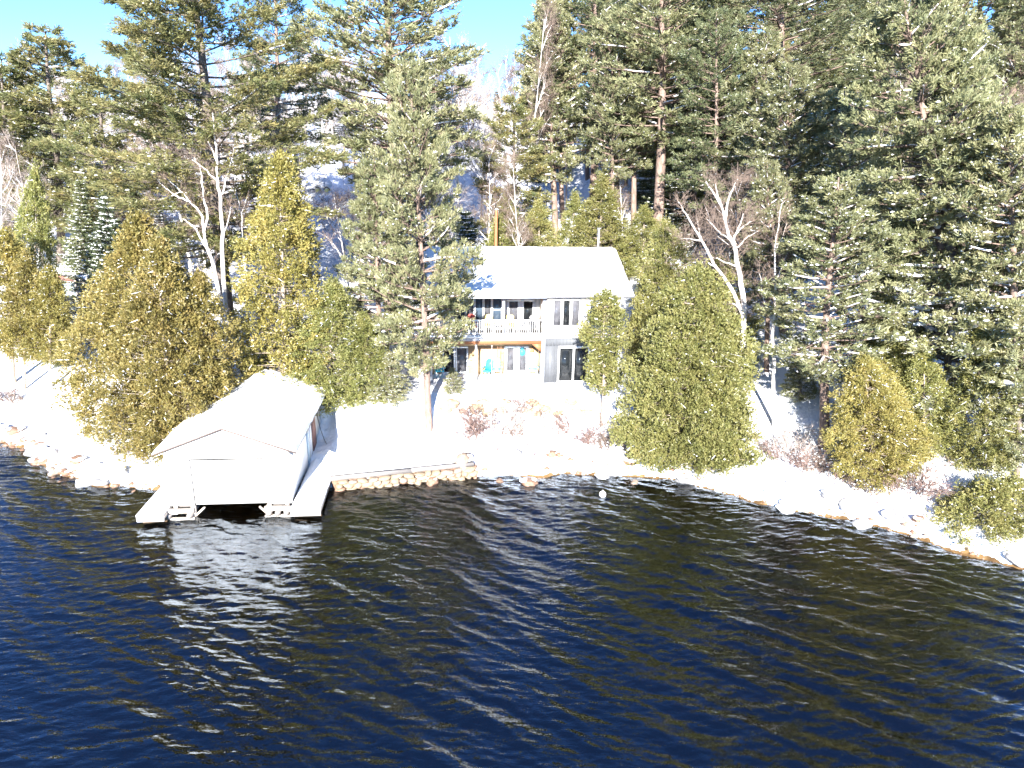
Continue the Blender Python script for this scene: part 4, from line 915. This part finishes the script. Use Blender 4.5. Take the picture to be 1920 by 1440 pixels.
T('white_c', 1960, 0, 1950, 330, 'dark pine beyond the right picture edge, branches reaching in', 120, Y=31)
T('red_d', 1500, 752, 1498, 665, 'knee high snowy pine sapling near the slim white birch', 55)
T('red_c', 1438, 700, 1441, 300, 'pine with pinkish bare trunk beside the slim white birch', 62)
T('red_d', 1690, 0, 1700, 400, 'bushy young pine with snow tufts behind the golden shore cedar', 90, Y=36)
T('cedar_green', 1290, 862, 1312, 500, 'big rounded green cedar at the water edge right of the cabin', 138, rz=.4)
T('cedar_green', 1255, 0, 1245, 415, 'green cedar with snow patches beside the cabin gable', 84, Y=40.5, rz=2.0)
T('cedar_dark', 1330, 0, 1345, 480, 'green cedar behind the rounded shore cedar, right of the gable', 85, Y=40)
T('cedar_slim', 1127, 800, 1137, 545, 'slender open cedar with a white stem in front of the cabin windows', 44, rz=.2)
T('cedar_twin', 1648, 898, 1636, 655, 'bright golden cedar on the right shore beneath the pines', 96, rz=.5)
T('cedar_dark', 1655, 0, 1660, 560, 'dull cedar spire behind the bright golden shore cedar', 60, Y=33)
T('cedar_dark', 1735, 858, 1730, 640, 'dark green cedar tucked behind the golden shore cedar', 50)
T('cedar_dark', 1848, 880, 1846, 590, 'dark cedar behind the low spreading cedar shrub', 62)
T('red_d', 1905, 900, 1908, 560, 'dark bushy pine filling the right picture edge above the shore', 75)
T('juniper_low', 1858, 978, 1862, 905, 'low spreading cedar shrub at the right water edge', 118, rz=0)
T('bare_d', 1690, 0, 1695, 95, 'bare grey tree against the small blue gap at the top right', 55, Y=44)
T('bare_d', 1880, 0, 1875, 130, 'bare spreading tree near the right picture edge', 75, Y=40)
T('bare_d', 1395, 0, 1385, 300, 'bare brown tree behind the forked birch', 70, Y=42)
T('birch_plain', 975, 0, 985, 30, 'tall bare birch standing in the blue sky gap above the roof', 32, Y=62)
T('birch_plain', 860, 0, 865, 60, 'bare birch at the left side of the blue sky gap', 40, Y=64)
T('birch_plain', 1170, 0, 1165, 280, 'bare white stem among the trunks behind the cabin gable', 16, Y=58)
T('rust_a', 20, 0, 18, 335, 'young tree with rusty dry leaves in the dark wood on the left', 14, Y=60)
T('red_d', 720, 760, 735, 660, 'low snowy pine bough sapling left of the reddish pine trunk', 50)
T('red_d', 850, 742, 848, 690, 'tiny snowy pine sapling before the porch', 26)
# ---------------------------------------------------------------- the wood on the hill
placed = [(o.location.x, o.location.y) for o in COL.objects if o.type == 'EMPTY' and o.parent is None and 'tree' in o.name]
SKY = ([-300, 0, 60, 130, 230, 330, 560, 840, 870, 935, 985, 1010, 2300], [110, 98, 82, 80, 105, 30, 40, 60, 100, 128, 70, -120, -120])
rf = random.Random(5); cnt = 0; tries = 0
GR = {'bare': 'bare snow lined trees on the hillside', 'spruce': 'snow dusted spruces under the hillside wood', 'pines': 'pines on the hillside', 'cedar': 'cedars in the hillside wood'}
LB = {'bare': 'bare grey tree with snow lined branches', 'spruce': 'snow dusted dark spruce in the hillside wood', 'pines': 'snow flecked green pine in the hillside wood', 'cedar': 'small green cedar in the hillside wood', 'birch': 'bare white birch in the hillside wood'}
while cnt < 285 and tries < 9000:
    tries += 1
    Y = 47 + 75 * rf.random() ** 1.15; px = rf.uniform(-160, 2080)
    p = at_y(px, 400, Y); x = p[0]; z = float(hz(x, Y)); px, py = proj((x, Y, z))
    if 568 < px < 645 and py > 330: continue
    if 990 < px < 1360 and Y < 56: continue
    if 430 < px < 470 and py > 420: continue
    if -6 < x < 9 and Y < 51: continue
    if min((x - a) ** 2 + (Y - b) ** 2 for a, b in placed) < (1.7 if Y < 60 else 2.4) ** 2: continue
    u = rf.random()
    if px < 240: kind = rf.choices(['bare_a', 'bare_c', 'spruce_a', 'spruce_b', 'spruce_c', 'white_c', 'red_d'], [8, 4, 3, 4, 1, 3, 1])[0]
    elif px < 640: kind = rf.choices(['bare_a', 'bare_b', 'bare_c', 'spruce_b', 'birch_plain', 'white_c'], [9, 4, 4, 6, 2, 1])[0]
    elif px < 1010: kind = rf.choices(['bare_a', 'bare_b', 'bare_c', 'spruce_a', 'spruce_b', 'birch_plain', 'spruce_c'], [8, 5, 3, 3, 3, 3, 1])[0]
    else: kind = rf.choices(['red_b', 'white_b', 'white_c', 'spruce_c', 'red_c', 'bare_d', 'bare_a', 'cedar_dark', 'spruce_a'], [3, 3, 3, 4, 3, 1, 1.5, 2, 3])[0]
    if 530 < px < 680 and py > 300 and kind[:2] != 'ba': kind = 'bare_a'
    if 990 < px < 1360 and Y < 66 and kind[:2] in ('ba', 're', 'wh'): kind = 'spruce_c'
    K = KINDS[kind]; top = at_y(px, np.interp(px, *SKY), Y)[2]
    H = K['H'] * rf.uniform(.75, 1.15); H = min(H, top - z)
    if H < 2.5: continue
    s = H / K['H']
    if s < .4: continue
    placed.append((x, Y)); cnt += 1
    fam = kind.split('_')[0]; gk = {'bare': 'bare', 'birch': 'birch', 'spruce': 'spruce', 'cedar': 'cedar'}.get(fam, 'pines')
    zone = (' above the blue shed' if px < 300 else ' above the boathouse' if px < 640 else ' above the cabin roof' if px < 1200 else ' on the dark slope beyond the forked birch')
    put(kind, x, Y, z - .15, s, rf.uniform(.85, 1.15) * (1.1 if s < .8 else 1), rf.uniform(0, 6.28), (rf.gauss(0, .03), rf.gauss(0, .03)), LB[gk] + zone, GR.get(gk, 'bare birches on the hillside') + zone)

# ---------------------------------------------------------------- shrubs, rocks and small things on the shore
SHR = [(905, 820, 'shrub_a', 1.5), (880, 832, 'shrub_a', 1.1), (930, 812, 'shrub_c', 1.25), (958, 826, 'shrub_b', 1.0), (985, 815, 'shrub_c', 1.1), (1062, 818, 'shrub_a', 1.15), (1100, 830, 'shrub_a', 1.2), (1130, 838, 'shrub_b', 1.1), (1160, 832, 'shrub_c', 1.1),
       (1455, 868, 'shrub_a', 1.0), (1490, 880, 'shrub_a', 1.2), (1530, 892, 'shrub_b', 1.3), (1560, 905, 'shrub_a', 1.2), (1590, 920, 'shrub_b', 1.2), (1680, 925, 'shrub_a', 1.3), (1712, 928, 'shrub_a', 1.5), (1470, 850, 'shrub_c', 1.2), (1620, 935, 'shrub_b', 1.1), (8, 752, 'shrub_a', 1.1), (30, 757, 'shrub_b', 1.1), (228, 850, 'shrub_b', .9), (1015, 790, 'shrub_b', .8), (985, 768, 'shrub_a', .8), (1180, 850, 'shrub_a', 1.0),
       (150, 600, 'shrub_c', 2.2), (175, 612, 'shrub_c', 2.0), (130, 640, 'shrub_c', 1.4)]
for i, (a, b, k, s) in enumerate(SHR):
    p = ground_at(a, b)
    where = 'left of the cedars' if a < 300 else ('on the bank below the cabin' if a < 1200 else 'on the right shore bank')
    if k == 'shrub_c' and a < 300: where = 'beside the pale blue shed'
    put(k, p[0], p[1], None, s, 1.25, rf.uniform(0, 6.28), (0, 0), ('reddish' if k == 'shrub_a' else 'brown' if k == 'shrub_b' else 'grey') + ' leafless shrub in the snow ' + where, ('reddish' if k == 'shrub_a' else 'brown' if k == 'shrub_b' else 'grey') + ' shrubs ' + where)
# terrace wall of boulders under the porch
tw = empty('terrace_wall', ground_at(980, 775), 0, 'rough terrace wall of tan boulders with snow between them below the porch', 'wall')
tw['kind'] = 'thing'
RK = [rock_mesh('boulder', 60 + i, M[k], 3, .3, .8) for i, k in enumerate(('stone_pale', 'stone', 'stone_pale', 'stone_grey', 'stone', 'stone_brown'))]
CAP = [rock_mesh('snow_cap', 80 + i, M['snow'], 3, .18, .5) for i in range(3)]
def rock(parent, name, x, y, z, sx, sy, sz, me, cap=0., base=(0, 0, 0), label=None, group=None):
    if label: o = empty(name, (x, y, z), rf.uniform(-.3, .3), label, 'boulder', group); b = link('rock', me, o); par, off = o, (0, 0, 0)
    else: b = link(name, me, parent); par, off = parent, (x - base[0], y - base[1], z - base[2]); b.location = off
    b.scale = (sx, sy, sz); b.rotation_euler = (rf.uniform(-.2, .2), rf.uniform(-.2, .2), rf.uniform(0, 6.28) if label else rf.uniform(-.4, .4))
    if cap:
        c = link('snow_cap', rf.choice(CAP), par); c.scale = (sx * .85 * cap, sy * .85 * cap, sz * .55); c.location = (off[0], off[1] + .04, off[2] + sz * .5)
    return b
bx = np.array(tw.location)
for (a, b, s) in [(850, 760, .38), (862, 775, .3), (893, 770, .42), (915, 776, .3), (938, 773, .36), (958, 770, .32), (980, 772, .28), (1003, 776, .34), (1022, 768, .3), (1040, 776, .4), (1060, 768, .42), (1082, 774, .28), (1103, 778, .36), (1125, 782, .3), (905, 757, .3), (950, 756, .28), (1000, 757, .3), (1012, 764, .26), (1070, 756, .28), (835, 772, .28)]:
    p = ground_at(a, b); rock(tw, 'boulder', p[0], p[1], p[2] + s * .25, s * 1.15, s * .9, s * .85, rf.choice(RK[:5]), .8 if rf.random() < .6 else 0, bx)
# named boulders at the water
for (a, b, z, s, cap, me, lab) in [(697, 906, .08, (.62, .5, .5), .95, RK[0], 'largest pale boulder in the water below the timber wall, snow on top'), (810, 905, .02, (.3, .28, .3), 1.0, RK[5], 'small round boulder with a white snow cap by the stone wall'),
                                  (868, 886, .2, (.58, .45, .6), 1.12, RK[1], 'snow covered boulder at the end of the grey timber'), (991, 905, 0, (.5, .36, .26), 1.0, RK[5], 'flat snow capped boulder in the shallows, brown at its foot'),
                                  (938, 903, 0, (.22, .18, .16), 0, RK[5], 'small bare brown rock in the shallows between the two capped boulders'), (1190, 905, -.02, (.26, .18, .14), 0, RK[1], 'orange brown rock in the shallows near the round buoy'),
                                  (82, 850, .08, (.42, .32, .32), .9, RK[3], 'grey boulder with a snow top at the left shore'), (104, 886, .06, (.42, .28, .26), 1.05, RK[4], 'snow covered boulder jutting into the water on the left shore'), (88, 868, .05, (.34, .2, .16), .6, RK[5], 'brown rock at the left water edge below the grey boulder'),
                                  (1560, 950, .3, (.5, .4, .34), 1.1, RK[3], 'broad snow covered boulder on the right shore bank'), (1590, 965, .2, (.45, .34, .3), 1.1, RK[3], 'snow covered boulder beside the broad one on the right shore'), (1498, 938, .2, (.4, .3, .3), 1.1, RK[3], 'snow covered boulder above the water where the right shore bends'),
                                  (1408, 868, .4, (.3, .22, .2), 0, RK[4], 'orange tinted stone at the foot of the rounded cedar')]:
    p = at_z(a, b, 0); zz = max(z, float(hz(p[0], p[1]))) if z > .15 else z
    rock(None, 'boulder', p[0], p[1], zz, *s, me, cap, label=lab)
# snow covered boulders lining the water's edge
for i in range(64):
    x = -29 + 52 * rf.random()
    if -15.2 < x < -1.6: continue
    y = float(np.interp(x, SX, SY)) + .22 * float(vnoise(x, 0, 1.9, 3)) + rf.uniform(-.25, 1.1); s = rf.uniform(.16, .42); z = float(hz(x, y))
    rock(None, 'boulder', x, y, z + s * .12, s * 1.2, s, s * .75, rf.choice([RK[3], RK[5], RK[3]]), rf.choice([1.1, 1.2, 1.0, 1.2]), label='snow covered boulder among others lining the water edge', group='snow covered boulders along the water edge')
# loose brown stones along the water line: too small and too many to count, one object
g = Geo(); pts, rr, mi = [], [], []
r5 = np.random.default_rng(5)
for i in range(1500):
    x = r5.uniform(-30, 30); ys = float(np.interp(x, SX, SY)); d = r5.normal(-.12, .33)
    if -14.6 < x < -8.0: continue
    y = ys + d + .22 * float(vnoise(x, 0, 1.9, 3)); pts.append((x, y, float(hz(x, y)) - .02)); rr.append(.04 + .2 * r5.random() ** 4)
pts = np.array(pts); rr = np.array(rr); rng = r5; h = len(pts) * 2 // 3
lumps(g, pts[:h], rr[:h], .6, 0); lumps(g, pts[h:], rr[h:], .6, 1)
tag(link('shore_stones', g.mesh('shore_stones', [M['stone_brown'], M['stone']])), 'small brown stones strewn along the water line', kind='stuff')
# dry stalks and twigs poking through the snow
g = Geo(); A, B = [], []
for i in range(5200):
    k = r5.random()
    if k < .4: x = r5.uniform(-2.5, 8); y = r5.uniform(32.3, 35.8)
    elif k < .75: x = r5.uniform(8, 21); y = float(np.interp(x, SX, SY)) + r5.uniform(.6, 4.5)
    else: x = r5.uniform(-27, -14); y = float(np.interp(x, SX, SY)) + r5.uniform(.6, 5)
    if vnoise(x, y, 1.0, 12) < .15: continue
    z = float(hz(x, y)); A.append((x, y, z - .02)); B.append((x + r5.normal() * .12, y + r5.normal() * .12, z + r5.uniform(.06, .34)))
cones(g, A, B, .011, 0)
tag(link('dry_stalks', g.mesh('dry_stalks', M['red_twig'])), 'dry brown stalks and twigs poking through the snow on the banks', kind='stuff')
# snowy underbrush on the hill
g = Geo(); A = []; 
for i in range(15000):
    y = 44 + 70 * r5.random() ** 1.2; x = r5.uniform(-.78, .78) * y
    if x > .05 * y and r5.random() < .5: continue
    px, py = proj((x, y, float(hz(x, y))))
    if (572 < px < 640 and py > 335) or (430 < px < 470 and py > 420) or (-6 < x < 9 and y < 50): continue
    if vnoise(x, y, .35, 15) < -.3: continue
    A.append((x, y, float(hz(x, y))))
A = np.array(A); dd = norm(r5.normal(size=A.shape) * [.5, .5, .2] + [0, 0, 1]); B = A + dd * r5.uniform(.5, 2.2, len(A))[:, None]; sel = r5.random(len(A)) < .45
cones(g, A[~sel], B[~sel], .022, 0); cones(g, A[sel], B[sel], .03, 1)
for k in range(3): t = r5.uniform(.3, .9, len(A))[:, None]; a = A + (B - A) * t; b = a + norm(r5.normal(size=a.shape) + [0, 0, .5]) * .45; cones(g, a, b, .014, 1 if k == 1 else 0)
e = B[(B[:, 0] < .05 * B[:, 1]) | (r5.random(len(B)) < .3)]; lumps(g, np.repeat(e, 1, 0) + r5.normal(size=e.shape) * .25, .09, .6, 1)
tag(link('underbrush', g.mesh('underbrush', [M['grey_twig'], M['snow']])), 'thin snowy saplings and brush covering the hillside floor', kind='stuff')
# mooring buoy
p = at_z(1130, 926, .1); bu = empty('mooring_buoy', (p[0], p[1], .08), 0, 'round white mooring buoy floating off the shore', 'buoy')
me = rock_mesh('float', 3, M['buoy'], 3, 0, 1); o = link('float', me, bu); o.scale = (.16, .16, .16)
g = Geo(); tube(g, [(0, 0, .15), (0, 0, .2)], .03, 8); add('ring', g, M['buoy'], bu)
